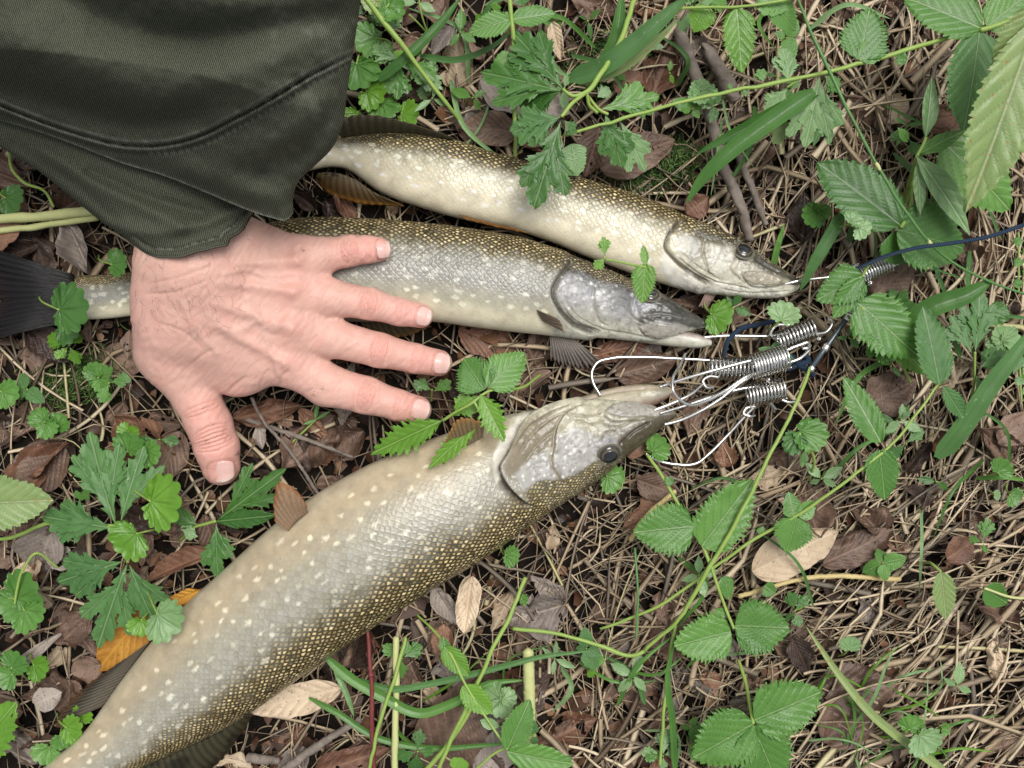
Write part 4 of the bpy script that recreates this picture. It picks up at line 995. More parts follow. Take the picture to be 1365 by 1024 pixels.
# skin folds near wrist and the web
for p, dp in (([(300, 527), (316, 512), (330, 500)], .0010), ([(240, 500), (262, 480), (290, 462)], .0006), ([(345, 522), (352, 500), (362, 490)], .0005), ([(372, 518), (376, 500), (388, 492)], .0006), ([(190, 380), (230, 372), (290, 352)], .0006), ([(188, 392), (228, 390), (282, 372)], .0005), ([(402, 326), (398, 338), (402, 352)], .0008), ([(205, 430), (240, 440), (275, 470)], .0005)):
    dd, _, al = poly_dist(hx, hy, catmull(p, 16)); q = up_ * np.exp(-(dd / 2.2)**2) * sstep(0, .2, al) * (1 - sstep(.8, 1, al)); D -= dp * q; tint(q, (.44, .25, .19), .3)
# fine skin wrinkles, running across the hand
ang = hx * .80 + hy * .60; acr = -hx * .6 + hy * .8
D += up_ * .00045 * (vnoise(ang / 3.0, acr / 9.0, 61) - .5) + up_ * .0004 * (vnoise(hx / 7, hy / 7, 62) - .5)
D += up_ * .0012 * (fbm(hx / 38, hy / 38, 63, 2) - .4)
Vh = Vh + Nh * D[:, None]
# redness: finger ends, thumb, knuckles
for nm in HN:
    J = HN[nm]; dd = np.hypot(hx - J[4][0], hy - J[4][1]); q = np.exp(-(dd / 34)**2); tint(q, (.66, .315, .27), .65)
dd = np.hypot(hx - 285, hy - 575); tint(np.exp(-(dd / 42)**2), (.62, .31, .255), .6)
for (kx, ky) in ((396, 347), (392, 388), (388, 436), (382, 482)): tint(np.exp(-((hx - kx)**2 + (hy - ky)**2) / 22**2), (.64, .34, .28), .5)
tint(sstep(.56, .68, fbm(hx / 17 + 3, hy / 17, 71, 3)), (.60, .31, .255), .55)
tint(1 - sstep(300, 400, hy + .25 * (hx - 200)), (.58, .40, .31), .5)
for (dx, dy, dr) in ((283, 568, 5), (300, 582, 4), (276, 590, 3), (417, 523, 6), (430, 516, 4), (318, 606, 5), (316, 630, 4), (272, 545, 3), (405, 334, 3)):
    q = np.exp(-((hx - dx)**2 + (hy - dy)**2) / dr**2) * sstep(.45, .7, vnoise(hx / 1.8, hy / 1.8, 80)); tint(q, (.16, .09, .06), .9)
for (nx, ny), (ax_, ay_), nl, nw in (((511, 332.5), (18, -.5), 20, 25), ((565, 422), (28, 7), 21, 26), ((589, 484.6), (33, 6), 23, 29), ((561, 546.3), (30, 7), 25, 28), ((296, 629), (6, 26), 30, 35)):
    q_ = math.hypot(ax_, ay_); u = ((hx - nx) * ax_ + (hy - ny) * ay_) / q_; v = (-(hx - nx) * ay_ + (hy - ny) * ax_) / q_
    e = (np.abs(u / (nl * .5))**4 + np.abs(v / (nw * .5))**4)**.25
    tint(np.exp(-((e - 1.08) / .10)**2) * (u < nl * .42) * up_, (.42, .19, .15), .7)
t = NT('skin'); g = t.pos(); sk = t.attr('Col').outputs['Color']
sn_ = t.noise(700, 5, g).outputs['Fac']; vor = t.n('TexVoronoi', _feature='DISTANCE_TO_EDGE', Scale=620.0, Vector=g).outputs['Distance']
sk = t.mix(t.ramp(t.noise(260, 4, g).outputs['Fac'], [(.35, (0, 0, 0)), (.75, (.35, .35, .35))]), sk, (.64, .36, .30))
sk = t.mix(t.ramp(vor, [(.0, (.16, .16, .16)), (.10, (0, 0, 0))]), sk, (.40, .22, .16))
t.p(Base__Color=sk, Roughness=t.math('ADD', .34, t.math('MULTIPLY', sn_, .25)), Normal=t.bump(t.math('ADD', t.math('MULTIPLY', t.math('MINIMUM', vor, .25), 3.0), sn_), .2, .0006))
t.b.inputs['Subsurface Weight'].default_value = .14; t.b.inputs['Subsurface Radius'].default_value = (.0025, .0012, .0008); t.b.inputs['Subsurface Scale'].default_value = 1.0
t.b.inputs['Specular IOR Level'].default_value = .3
M['skin'] = t.m
person = empty('person', P(300, 430, 0))
tag(person, 'bare outstretched hand in dark green jacket sleeve spread over the middle fish', 'person')
hand = obj('hand', Vh, Qh, M['skin'], person, attrs={'Col': np.clip(C, .02, .9)})
# nails
t = NT('nail'); g = t.pos()
t.p(Base__Color=t.mix(t.attr('tip').outputs['Fac'], t.mix(t.noise(300, 3, g).outputs['Fac'], (.60, .36, .32), (.68, .45, .40)), (.70, .56, .49)), Roughness=.22, Normal=t.bump(t.noise(900, 2, g).outputs['Fac'], .12, .0004)); t.b.inputs['Subsurface Weight'].default_value = .1; t.b.inputs['Subsurface Radius'].default_value = (.002, .001, .0006)
M['nail'] = t.m
def surf_z(px, py):
    """top z of the hand near a pixel"""
    d = (hx - px)**2 + (hy - py)**2; k = np.argsort(d)[:40]; k = k[Nh[k, 2] > .2]
    return Vh[k, 2].max() if len(k) else .03
def nail(cen, ax, ln, wd):
    a = np.array(ax, float); a /= np.linalg.norm(a); b = np.array([-a[1], a[0]]); n, m = 16, 15
    z0 = surf_z(*cen); zb = surf_z(cen[0] - a[0] * ln * .45, cen[1] - a[1] * ln * .45); zt = surf_z(cen[0] + a[0] * ln * .42, cen[1] + a[1] * ln * .42)
    V = []; tp = []
    for u in np.linspace(-1, 1, n):
        for v in np.linspace(-1, 1, m):
            w = wd / 2 * (1 - .10 * u) * (1 - max(0, u)**6 * .25) * (1 - max(0, -u)**4 * .5)
            uu = u * ln / 2 - .09 * ln * (v * v) * (1 if u > 0 else -.6) * abs(u)
            x = cen[0] + a[0] * uu + b[0] * v * w; y = cen[1] + a[1] * uu + b[1] * v * w
            zq = np.interp(u, [-1, 0, 1], [zb, z0, zt]) + .0004 * (1 - .6 * abs(u)) + (.0003 if u > .6 else 0)
            V.append(P(x, y, zq - (v * v) * w * S * .42 - (max(0, u - .8) * .002) - (.0012 if u < -.9 else 0))); tp.append(max(0, (u - .62) / .2) if u > .62 else 0)
    o = obj('nail', np.array([list(q) for q in V]), grid_faces(n, m), M['nail'], hand, attrs={'tip': np.clip(tp, 0, 1)})
    md = o.modifiers.new('thick', 'SOLIDIFY'); md.thickness = .0005
nail((511, 332.5), (18, -.5), 20, 25)
nail((565, 422), (28, 7), 21, 26)
nail((589, 484.6), (33, 6), 23, 29)
nail((561, 546.3), (30, 7), 25, 28)
nail((296, 629), (6, 26), 30, 35)
# hairs on the wrist
r = np.random.default_rng(5); hp = []
topm = np.where((Nh[:, 2] > .55) & (hx > 180) & (hx < 330) & (hy > 310) & (hy < 440))[0]
for i in range(230):
    k = topm[r.integers(len(topm))]
    if r.random() < (hx[k] - 180) / 230: continue
    a = r.normal(.9, .3); L_ = r.uniform(.004, .010); p0 = Vh[k]; d = np.array([math.cos(a), -math.sin(a), 0]); cv = r.normal(0, .5)
    pts = [p0 + d * L_ * s + np.array([-d[1], d[0], 0]) * cv * L_ * s * s + Nh[k] * (.0012 * math.sin(2.6 * s) - .0002) for s in (0, .33, .66, 1)]
    hp.append(tube(pts, [.00005, .00005, .00004, .00001], 3, cap=False))
V, Q = join(hp); t = NT('body_hair'); t.p(Base__Color=(.05, .03, .02, 1), Roughness=.5)
o = obj('arm_hair', V, Q, t.m, hand); o['kind'] = 'stuff'

# ---- jacket sleeve
t = NT('olive_twill'); uvn = t.n('UVMap').outputs['UV']
sep = t.n('SeparateXYZ', Vector=uvn)
tw = t.math('SINE', t.math('ADD', t.math('MULTIPLY', sep.outputs[0], 6.2832), t.math('MULTIPLY', t.noise(.35, 3, uvn).outputs['Fac'], 3.0)))
th2 = t.math('SINE', t.math('MULTIPLY', sep.outputs[1], 6.2832 * 1.3))
tw01 = t.math('ADD', t.math('MULTIPLY', tw, .5), .5)
worn = t.attr('worn').outputs['Fac']; g = t.pos()
c = t.mix(tw01, (0.026, 0.030, 0.020), (0.118, 0.124, 0.090))
c = t.mix(t.ramp(t.noise(1500, 3, g).outputs['Fac'], [(.55, (0, 0, 0)), (.75, (.55, .55, .55))]), c, (0.115, 0.125, 0.085))
c = t.mix(t.math('MULTIPLY', worn, .6), c, (0.30, 0.30, 0.25))
c = t.mix(t.ramp(t.noise(420, 5, g, .7).outputs['Fac'], [(.52, (0, 0, 0)), (.72, (.45, .45, .45))]), c, (0.10, 0.105, 0.075))
t.p(Base__Color=c, Roughness=.75, Normal=t.bump(t.math('ADD', t.math('ADD', tw, t.math('MULTIPLY', th2, .4)), t.math('MULTIPLY', t.noise(900, 3, g).outputs['Fac'], 1.2)), .5, .0006))
t.b.inputs['Sheen Weight'].default_value = .0; t.b.inputs['Sheen Roughness'].default_value = .45
t.b.inputs['Specular IOR Level'].default_value = .03
M['cloth'] = t.m
hem1 = [(0, 139), (48, 158), (110, 179), (165, 192), (220, 192), (264, 181), (311, 158), (366, 128), (414, 99), (458, 77), (490, 60)]
hem1 = [(-160, 70), (-80, 108)] + hem1
st1 = [(200, 205), (240, 202), (275, 192), (318, 170), (372, 139), (420, 109), (462, 88)]
fold2 = [(60, 176), (110, 196), (161, 216), (220, 234), (275, 256), (330, 279), (383, 293), (398, 294)]
def ring_sleeve(Lp, Rp, zc, hh, nb, na, name, steps, worn_lines, inner=True, waver=0.):
    """tube of cloth: left/right outlines in photo pixels from cuff upward"""
    Lc = catmull(Lp, nb); Rc = catmull(Rp, nb); s = np.linspace(0, 1, nb)
    zz = np.interp(s, [a for a, _ in zc], [b for _, b in zc]) / 1000; hq = np.interp(s, [a for a, _ in hh], [b for _, b in hh]) / 1000
    A0 = Pn(Lc[:, 0], Lc[:, 1], zz); B0 = Pn(Rc[:, 0], Rc[:, 1], zz); C0 = (A0 + B0) / 2; hv_ = (B0 - A0) / 2
    n1 = int(na * .72); ph = np.concatenate([np.linspace(0, np.pi, n1, endpoint=False), np.linspace(np.pi, 2 * np.pi, na - n1, endpoint=False)])
    X = -np.sign(np.cos(ph)) * np.abs(np.cos(ph))**.88; Z = np.sin(ph)
    V = C0[:, None] + hv_[:, None] * X[None, :, None] + np.array([0, 0, 1.]) * (hq[:, None] * (np.sign(Z) * np.abs(Z)**.85)[None])[..., None]
    x, y = to_px(V); topm = (np.sin(ph) >= -.02)[None] * np.ones((nb, 1))
    dz = np.zeros_like(x); wn_ = np.zeros_like(x)
    for fn_ in steps: dz += fn_(x, y)
    for p, w in worn_lines:
        dd, _, al = poly_dist(x, y, catmull(p, 40)); wn_ = np.maximum(wn_, np.exp(-(dd / w)**2) * (.5 + .5 * vnoise(x / 3, y / 3, 5)))
    dz += .0016 * (fbm(x / 40, y / 40, 91, 3) - .45) + .0007 * (fbm(x / 9, y / 9, 92, 3) - .45)
    V[..., 2] += dz * topm * np.sqrt(np.clip(np.sin(ph), 0, 1))[None]
    U_ = np.stack([(x * .93 + y * .37) / 3.6, (-x * .37 + y * .93) / 3.6], -1)
    if inner:       # turn the hem inside
        rim = V[:1]; cc = rim.mean(1, keepdims=True); up1 = (V[3:4] - V[0:1])
        rows = []
        for q in (.35, 1.0, 2.2, 4.5):
            rows.append(cc + (rim - cc) * (1 - .02 * min(q, 2)) - np.array([0, 0, .0016 * min(q, 1)]) + up1 * q * .35 * (q > .5))
        V = np.concatenate([np.concatenate(rows[::-1]), V]); U_ = np.concatenate([np.repeat(U_[:1], 4, 0), U_]); wn_ = np.concatenate([np.repeat(wn_[:1], 4, 0), wn_])
    o = obj(name, V.reshape(-1, 3), grid_faces(len(V), na, True), M['cloth'], person, uv=U_.reshape(-1, 2), attrs={'worn': wn_.ravel()})
    return o, V
def bumpf(p, w, h):
    c = catmull(p, 40); return lambda x, y: h * np.exp(-(poly_dist(x, y, c)[0] / w)**2)
def stepf(p, w, h, side=1, fall=60):
    c = catmull(p, 50)
    def f(x, y):
        dd, sg, al = poly_dist(x, y, c); q = dd * sg * side
        return np.where(q > 0, h * np.exp(-(q / fall)**2) * sstep(0, w, q), -h * .35 * np.exp(-(q / 6.)**2)) * (1 - sstep(.96, 1, al))
    return f
folds = [bumpf([(-60, 30), (40, 70), (140, 110), (230, 125), (320, 95), (420, 50)], 42, .013), bumpf([(60, -20), (150, 30), (260, 55), (360, 40), (470, 20)], 26, -.009), bumpf([(120, -60), (240, -10), (360, 0), (470, -30)], 34, .010),
         bumpf([(-40, 110), (40, 128), (110, 150), (180, 165), (260, 155)], 18, -.007), bumpf([(300, 210), (360, 190), (430, 140)], 24, .006), bumpf([(250, 225), (320, 250), (385, 268)], 18, .006), bumpf([(395, 215), (420, 190), (445, 150)], 14, -.005), bumpf([(350, 240), (372, 215), (400, 200)], 14, -.003)]
outer_L = [(150, 243), (120, 222), (80, 200), (35, 178), (-10, 160), (-70, 128), (-150, 70), (-220, -20), (-260, -140)]
outer_R = [(390, 284), (392, 262), (398, 242), (420, 221), (444, 196), (457, 165), (463, 120), (471, 68), (481, 0), (495, -140)]
# upper layer: its lower rim follows the fold line, so loft from the rim polyline instead of two points
def sheet_sleeve():
    nb, na = 170, 230
    rimp = catmull([(-40, 150), (40, 172), (110, 197), (161, 217), (220, 235), (275, 257), (330, 280), (360, 290), (383, 293), (391, 284)], na)
    topp = catmull([(-330, -60), (-240, -150), (-100, -200), (100, -230), (300, -220), (470, -170), (500, -150)], na)
    edgeL = catmull([(-40, 150), (-90, 118), (-160, 65), (-230, -10), (-330, -60)], nb); edgeR = catmull([(391, 284), (391, 262), (398, 242), (420, 221), (444, 196), (457, 165), (463, 120), (471, 68), (481, 0), (500, -150)], nb)
    u = np.linspace(0, 1, na)[None, :, None]; v = np.linspace(0, 1, nb)[:, None, None]
    G = (1 - v) * rimp[None] + v * topp[None] + (1 - u) * edgeL[:, None] + u * edgeR[:, None] - ((1 - u) * (1 - v) * rimp[0] + u * (1 - v) * rimp[-1] + (1 - u) * v * topp[0] + u * v * topp[-1])
    x, y = G[..., 0], G[..., 1]; u = u[..., 0]; v = v[..., 0]
    base = 108 + 110 * v**.9
    dome = np.sqrt(np.clip(1 - (2 * u - 1)**2, 0, 1))
    z = (base + (10 + 42 * np.clip(v * 3, 0, 1)) * dome + 9 * np.exp(-((u - .8) / .2)**2) * (1 - v)) / 1000
    for f in folds: z = z + f(x, y) * np.clip(dome * 1.6, 0, 1)
    c1 = catmull(hem1, 70); dd, sg, al = poly_dist(x, y, c1); q = dd * sg * -1     # q>0 above the seam (towards the shoulder)
    z = z + (np.where(q > 0, .0050 * np.exp(-(q / 22)**2) * sstep(-.5, 2.5, q), -.0030 * np.exp(-(q / 2.6)**2) + .0036 * np.exp(-((q + 5.5) / 3.2)**2) - .0014 * np.exp(-((q + 12) / 3)**2)) * np.clip(dome * 1.6, 0, 1))
    d2, _, a2 = poly_dist(x, y, catmull(st1, 60)); z = z - .0007 * np.exp(-(d2 / 1.8)**2)
    z = z + .0030 * (vnoise(al * 60, 0 * al, 3) - .5) * np.exp(-(dd / 9)**2)
    z = z + .0050 * (fbm(x / 45, y / 45, 91, 3) - .45) + .0010 * (fbm(x / 8, y / 8, 92, 3) - .45)
    wn_ = np.exp(-((dd - 4.5) / 2.0)**2) * 1.0 * (.35 + .65 * vnoise(x / 4, y / 4, 8))
    wn_ = np.maximum(wn_, .75 * np.exp(-(d2 / 1.6)**2) * (np.sin(a2 * 190) > -.3))
    wn_ = np.maximum(wn_, .30 * sstep(.45, .75, fbm(x / 14, y / 14, 33, 4)) * sstep(300, 420, x)); wn_ = np.maximum(wn_, .8 * np.exp(-(v * nb / 1.6)**2) * vnoise(x / 3, y / 3, 9))
    Vt = Pn(x, y, z)
    # underside closes the sleeve into a flattened tube
    zb = (base + 4 - (34 + 22 * np.clip(v * 3, 0, 1)) * dome * np.clip(v * 6, .12, 1)) / 1000
    Vb = Pn(x, y, np.minimum(zb, z - .0022))
    Vb[0, :, 2] = Vt[0, :, 2] - .0025
    V = np.concatenate([Vt, Vb[:, ::-1]], 1)
    uv = np.stack([(x * .95 + y * .30) / 2.5, (-x * .30 + y * .95) / 2.5], -1)
    uv = np.concatenate([uv, uv[:, ::-1]], 1); wn_ = np.concatenate([wn_, wn_[:, ::-1] * 0], 1)
    F = grid_faces(nb, 2 * na, True)[:, ::-1]
    j = np.arange(na - 1); rimf = np.stack([j, 2 * na - 1 - j, 2 * na - 2 - j, j + 1], -1)
    return obj('jacket_sleeve', V.reshape(-1, 3), [F, rimf], M['cloth'], person, uv=uv.reshape(-1, 2), attrs={'worn': wn_.ravel()})
sleeve = sheet_sleeve()
# lower layer: cuff around the wrist
def cuff():
    nb, na = 110, 240
    rim = [(176, 326), (186, 334), (200, 341), (220, 343.5), (244, 342), (262, 336), (276, 333), (290, 329), (302, 327), (306, 318), (316, 312), (324, 305), (331, 292), (338, 284), (352, 276)]
    rimp = catmull(rim, na)
    topp = catmull([(-110, 120), (0, 110), (120, 130), (250, 130), (400, 120)], na)
    edgeL = catmull([(176, 326), (160, 312), (138, 298), (112, 277), (85, 255), (50, 227), (0, 196), (-50, 168), (-110, 120)], nb); edgeR = catmull([(352, 276), (372, 250), (395, 200), (400, 120)], nb)
    u = np.linspace(0, 1, na)[None, :, None]; v = np.linspace(0, 1, nb)[:, None, None]
    G = (1 - v) * rimp[None] + v * topp[None] + (1 - u) * edgeL[:, None] + u * edgeR[:, None] - ((1 - u) * (1 - v) * rimp[0] + u * (1 - v) * rimp[-1] + (1 - u) * v * topp[0] + u * v * topp[-1])
    x, y = G[..., 0], G[..., 1]; u = u[..., 0]; v = v[..., 0]
    dome = np.sqrt(np.clip(1 - (2 * u - 1)**2, 0, 1)); base = 78 + 18 * v
    z = (base + (30 - 14 * v) * dome - 8 * np.clip(1 - v * 2, 0, 1) * (1 - dome)) / 1000
    dr, _, ar = poly_dist(x, y, rimp); 
    z = z + .0022 * np.exp(-((dr - 4) / 3.5)**2) - .0014 * np.exp(-((dr - 11) / 2.2)**2) + .0016 * (vnoise(ar * 22, ar * 0, 6) - .5) * np.exp(-(dr / 9)**2)
    for f in (bumpf([(150, 300), (200, 310), (260, 300), (315, 280)], 10, .004), bumpf([(60, 205), (130, 245), (200, 280), (240, 300)], 12, .005), bumpf([(120, 230), (190, 262), (270, 285)], 9, -.004), bumpf([(20, 195), (90, 240), (150, 290)], 9, -.003)): z = z + f(x, y) * np.clip(dome * 1.5, 0, 1)
    z = z + .0006 * (fbm(x / 9, y / 9, 94, 3) - .45)
    wn_ = .8 * np.exp(-((dr - 12) / 1.2)**2) * (vnoise(ar * 60, ar * 0, 4) > .45) * (ar > .1) + .25 * np.exp(-(dr / 2)**2)
    Vt = Pn(x, y, z); zb = (base - 22 - 26 * dome) / 1000; Vb = Pn(x, y, np.minimum(zb, z - .003))
    inn = Vt[:1].copy(); inn[..., 2] -= .0022; inn2 = Vt[5:6].copy(); inn2[..., 2] -= .005
    V = np.concatenate([Vt, Vb[:, ::-1]], 1); uv = np.stack([(x * .98 - y * .2) / 2.5, (x * .2 + y * .98) / 2.5], -1)
    uv = np.concatenate([uv, uv[:, ::-1]], 1); wn_ = np.concatenate([wn_, wn_[:, ::-1] * 0], 1)
    n0 = nb * 2 * na
    F = grid_faces(nb, 2 * na, True)[:, ::-1]
    V = np.vstack([V.reshape(-1, 3), inn.reshape(-1, 3), inn2.reshape(-1, 3)]); uv = np.vstack([uv.reshape(-1, 2), uv[0, :na], uv[0, :na]]); wn_ = np.concatenate([wn_.ravel(), np.zeros(2 * na)])
    j = np.arange(na - 1)
    f2_ = np.stack([j, n0 + j, n0 + j + 1, j + 1], -1); f3_ = np.stack([n0 + j, n0 + na + j, n0 + na + j + 1, n0 + j + 1], -1)
    return obj('sleeve_cuff', V, [F, f2_, f3_], M['cloth'], person, uv=uv, attrs={'worn': np.clip(wn_, 0, 1)})
cuff()
# ------------------------------------------------------------------ metal fish stringer
t = NT('steel_wire'); g = t.pos()
t.p(Base__Color=t.mix(t.noise(500, 3, g).outputs['Fac'], (.52, .51, .49), (.86, .85, .82)), Metallic=1.0, Roughness=t.math('ADD', .12, t.math('MULTIPLY', t.noise(300, 3, g).outputs['Fac'], .22))); M['steel'] = t.m
t = NT('coated_cable'); t.p(Base__Color=(.035, .055, .065, 1), Roughness=.25); t.b.inputs['Coat Weight'].default_value = .5; M['cable'] = t.m
t = NT('blue_cord'); uvn = t.n('UVMap').outputs['UV']; sp_ = t.n('SeparateXYZ', Vector=uvn)
wv = t.math('SINE', t.math('ADD', t.math('MULTIPLY', sp_.outputs[0], 6.2832 * 1.0), t.math('MULTIPLY', sp_.outputs[1], 6.2832 * 3)))
t.p(Base__Color=t.mix(t.math('ADD', t.math('MULTIPLY', wv, .5), .5), (.008, .022, .050), (.026, .065, .13)), Roughness=.6, Normal=t.bump(wv, .8, .0008)); M['cord'] = t.m
def coil(a, b, rad, turns, wire):
    A = np.array(P(a[0], a[1], a[2] / 1000)); B = np.array(P(b[0], b[1], b[2] / 1000)); d = B - A; L_ = np.linalg.norm(d); d /= L_
    u = np.cross(d, [0, 0, 1.]); u /= np.linalg.norm(u); w = np.cross(u, d); n = turns * 22; q = np.linspace(0, 1, n); th = q * turns * 2 * np.pi
    p = A + d * (q * L_)[:, None] + (u * np.cos(th)[:, None] + w * np.sin(th)[:, None]) * (rad * S)
    return tube(p, wire, 7)
WR = .00105
def clip(label, wires, coils, extra=()):
    e = empty('stringer_clip', P(coils[0][0][0], coils[0][0][1], 0)); tag(e, label, 'clip', 'steel clips of the fish stringer')
    for w in wires:
        V, Q = wtube(w, WR, 10, 26 * len(w)); obj('hook_wire', V, Q, M['steel'], e)
    for c in coils:
        V, Q = coil(*c); obj('coil_spring', V, Q, M['steel'], e)
    for x in extra:
        V, Q = wtube(x, WR * .8, 8, 18 * len(x)); obj('clasp', V, Q, M['steel'], e)
clip('steel clip hooked in the uppermost fish, its coil beside the long blue cord',
     [[(1046, 379, 22), (1058, 376, 23), (1085, 372, 22), (1112, 369, 21), (1140, 366, 20), (1160, 362, 18)], [(1144, 352, 22), (1128, 362, 26), (1133, 372, 24), (1150, 372, 18)], [(1180, 352, 24), (1196, 336, 25), (1210, 327, 24), (1215, 333, 22), (1208, 344, 20), (1188, 356, 18)]],
     [((1146, 368, 20), (1186, 349, 20), 11.5, 11, .0008)])
clip('steel clip hooked in the middle fish, its coil nearest the round leaf',
     [[(925, 452, 18), (938, 450, 20), (960, 448, 20), (1000, 448, 20), (1026, 448, 20), (1050, 444, 18)], [(1052, 433, 24), (1033, 435, 25), (1027, 446, 24), (1033, 452, 22), (1048, 447, 22)], [(1086, 446, 20), (1102, 442, 22), (1109, 430, 22), (1104, 424, 20)]],
     [((1036, 456, 20), (1086, 436, 20), 12, 11, .0008)])
clip('steel clip with long wire into the largest fish, coil in the middle of the bundle',
     [[(880, 516, 46), (900, 509, 42), (940, 497, 36), (980, 486, 34), (1004, 480, 33), (1040, 472, 30)], [(1044, 469, 34), (1066, 460, 34), (1077, 457, 34), (1079, 463, 32), (1070, 465, 31)], [(1050, 484, 28), (1066, 478, 28), (1078, 468, 26)]],
     [((1003, 489, 30), (1050, 475, 30), 15, 12, .0008)])
clip('open steel clip whose round wire loop reaches left above the largest fish',
     [[(800, 527, 24), (790, 508, 22), (789, 496, 21), (797, 483, 20), (814, 478, 20), (850, 476, 19), (900, 478, 18), (955, 481, 18), (990, 484, 18)], [(957, 503, 22), (945, 502, 23), (937, 508, 24), (941, 516, 24), (951, 517, 22)]],
     [((945, 492, 17), (1004, 490, 17), 14, 11, .0008)])
clip('steel clip with curved loop crossing the jaw tip of the largest fish',
     [[(914, 472, 30), (905, 490, 38), (897, 505, 45), (897, 520, 48), (905, 532, 46), (920, 540, 42), (938, 536, 36), (965, 522, 30), (1000, 500, 26), (1030, 492, 24)], [(886, 566, 40), (905, 561, 38), (930, 550, 34), (960, 532, 30), (990, 508, 26), (1012, 495, 24)], [(872, 547, 34), (900, 536, 32), (925, 523, 28), (935, 514, 24)]],
     [((1010, 492, 21), (1044, 482, 20), 12, 7, .0008)])
clip('lowest steel clip with wire arm bent down beside the eye of the largest fish',
     [[(880, 551, 34), (910, 542, 30), (950, 529, 26), (990, 518, 24), (1030, 514, 22)], [(861, 605, 16), (875, 613, 17), (900, 619, 18), (930, 617, 18), (944, 606, 18), (970, 580, 18), (995, 553, 20), (1006, 542, 21)], [(1006, 542, 21), (994, 545, 22), (991, 551, 22), (1000, 555, 22), (1006, 554, 20)], [(1040, 532, 20), (1050, 536, 20), (1066, 534, 18)], [(1026, 536, 20), (1034, 546, 18)]],
     [((996, 528, 20), (1046, 517, 20), 14, 11, .0008)])
e = empty('stringer_line', P(1365, 300, 0)); tag(e, 'twisted dark blue cord running to the right edge with steel sleeved cable below', 'cord')
def cordobj(pts, r, name, mat, res=120):
    V, Q = wtube(pts, r, 10, res); n = res; u = np.repeat(np.arange(n) / n * len(pts) * 14, 10); v = np.tile(np.arange(10) / 10, n)
    uv = np.vstack([np.stack([u, v], -1), [[0, 0], [0, 0]]]); return obj(name, V, Q, M[mat], e, uv=uv)
cordobj([(1420, 288, 70), (1365, 300, 68), (1320, 315, 66), (1270, 324, 63), (1220, 331, 58), (1180, 342, 46), (1145, 357, 35), (1125, 366, 26), (1130, 374, 20), (1155, 376, 16)], .0012, 'cord', 'cord', 200)
cordobj([(1060, 424, 16), (1040, 427, 18), (1010, 433, 20), (985, 440, 22), (972, 452, 20), (966, 468, 14), (964, 480, 8)], .0016, 'cord', 'cord')
cordobj([(1150, 378, 18), (1152, 388, 20), (1146, 402, 22), (1134, 420, 24)], .0019, 'cord', 'cord', 50)
cordobj([(1152, 386, 22), (1140, 408, 24), (1118, 440, 26), (1096, 470, 26), (1076, 498, 24)], .0017, 'cable', 'cable')
cordobj([(1040, 480, 18), (1056, 476, 22), (1066, 488, 24), (1076, 492, 22), (1084, 500, 16)], .0020, 'cord', 'cord', 60)
cordobj([(1050, 492, 20), (1064, 486, 24), (1078, 480, 26), (1072, 472, 24)], .0018, 'cord', 'cord', 60)
for (x0, y0, x1, y1) in ((1132, 420, 1128, 426), (1103, 460, 1098, 467), (1083, 489, 1080, 494)):
    V, Q = wtube([(x0, y0, 25.5), (x1, y1, 25.5)], .0025, 12, 4); obj('ferrule', V, Q, M['steel'], e)
for (x0, y0) in ((1092, 452), (1024, 506), (1160, 378)):
    V, Q = wtube([(x0 - 2, y0 - 2, 24), (x0, y0, 24), (x0 + 2, y0 + 1, 24)], [.0012, .0021, .0012], 12, 12); obj('bead', V, Q, M['steel'], e)
# ------------------------------------------------------------------ dead leaves, one object each
def dead(label, b, t_, w, mat, **k):
    o = leaf('dead_leaf', 'dead', b, t_, w, mat, None, **k); tag(o, label, 'dead leaf', 'fallen leaves on the forest floor'); return o
dead('large tan dead leaf with pale midrib right of the bramble stem', (1003, 762, 16), (1118, 708, 18), 62, 'dt', curl=.05, wave=.06, kind='ovate')
dead('wrinkled brown dead leaf touching the tip of the large tan leaf', (1095, 752, 12), (1195, 708, 14), 46, 'db', wave=.2)
dead('tan pointed dead leaf half under the back of the largest fish', (455, 917, 16), (325, 948, 12), 44, 'dt', curl=.02, wave=.08)
dead('upright curled tan dead leaf below the back of the largest fish', (629, 768, 26), (619, 842, 22), 34, 'dt', curl=-.1, wave=.25, fold=.5)
dead('twisted grey dead leaf beside the upright curled tan leaf', (578, 782, 16), (612, 838, 16), 26, 'dg', wave=.3, fold=.6)
dead('russet curled dead leaf below the largest fish', (592, 832, 12), (588, 882, 14), 30, 'dr', wave=.3, fold=.4)
dead('flat brown dead leaf under the middle of the bottom edge', (570, 1040, 6), (640, 900, 8), 90, 'db', wave=.06, curl=.03)
dead('flat dark brown dead leaf at the bottom left of the red stem', (420, 1030, 6), (520, 1000, 8), 46, 'dr', wave=.2)
dead('grey dead leaf lying at the bottom edge beside the nettle shoot', (640, 1040, 10), (690, 960, 12), 50, 'dg', wave=.1, curl=.04)
dead('large brown dead leaf between straw and fine grass, lower right', (1085, 925, 8), (1200, 912, 10), 70, 'db', wave=.12, curl=.04)
dead('broad brown dead leaf in the fine grass at the lower right', (1100, 990, 6), (1170, 900, 8), 80, 'db', wave=.14, curl=.05)
dead('dark folded dead leaf right of the paired bramble leaves', (1056, 850, 12), (1078, 895, 10), 34, 'dk', wave=.15, fold=.5)
dead('bright russet scrap of leaf near the yellowing leaf on the right', (1262, 745, 14), (1300, 720, 14), 38, 'dr', wave=.2)
dead('brown crinkled dead leaf below the lobed leaf on the right', (1155, 540, 8), (1225, 505, 10), 62, 'db', wave=.25)
dead('pinkish brown dead leaf right of the upper coil spring', (1165, 395, 10), (1225, 345, 12), 52, 'db', wave=.15)
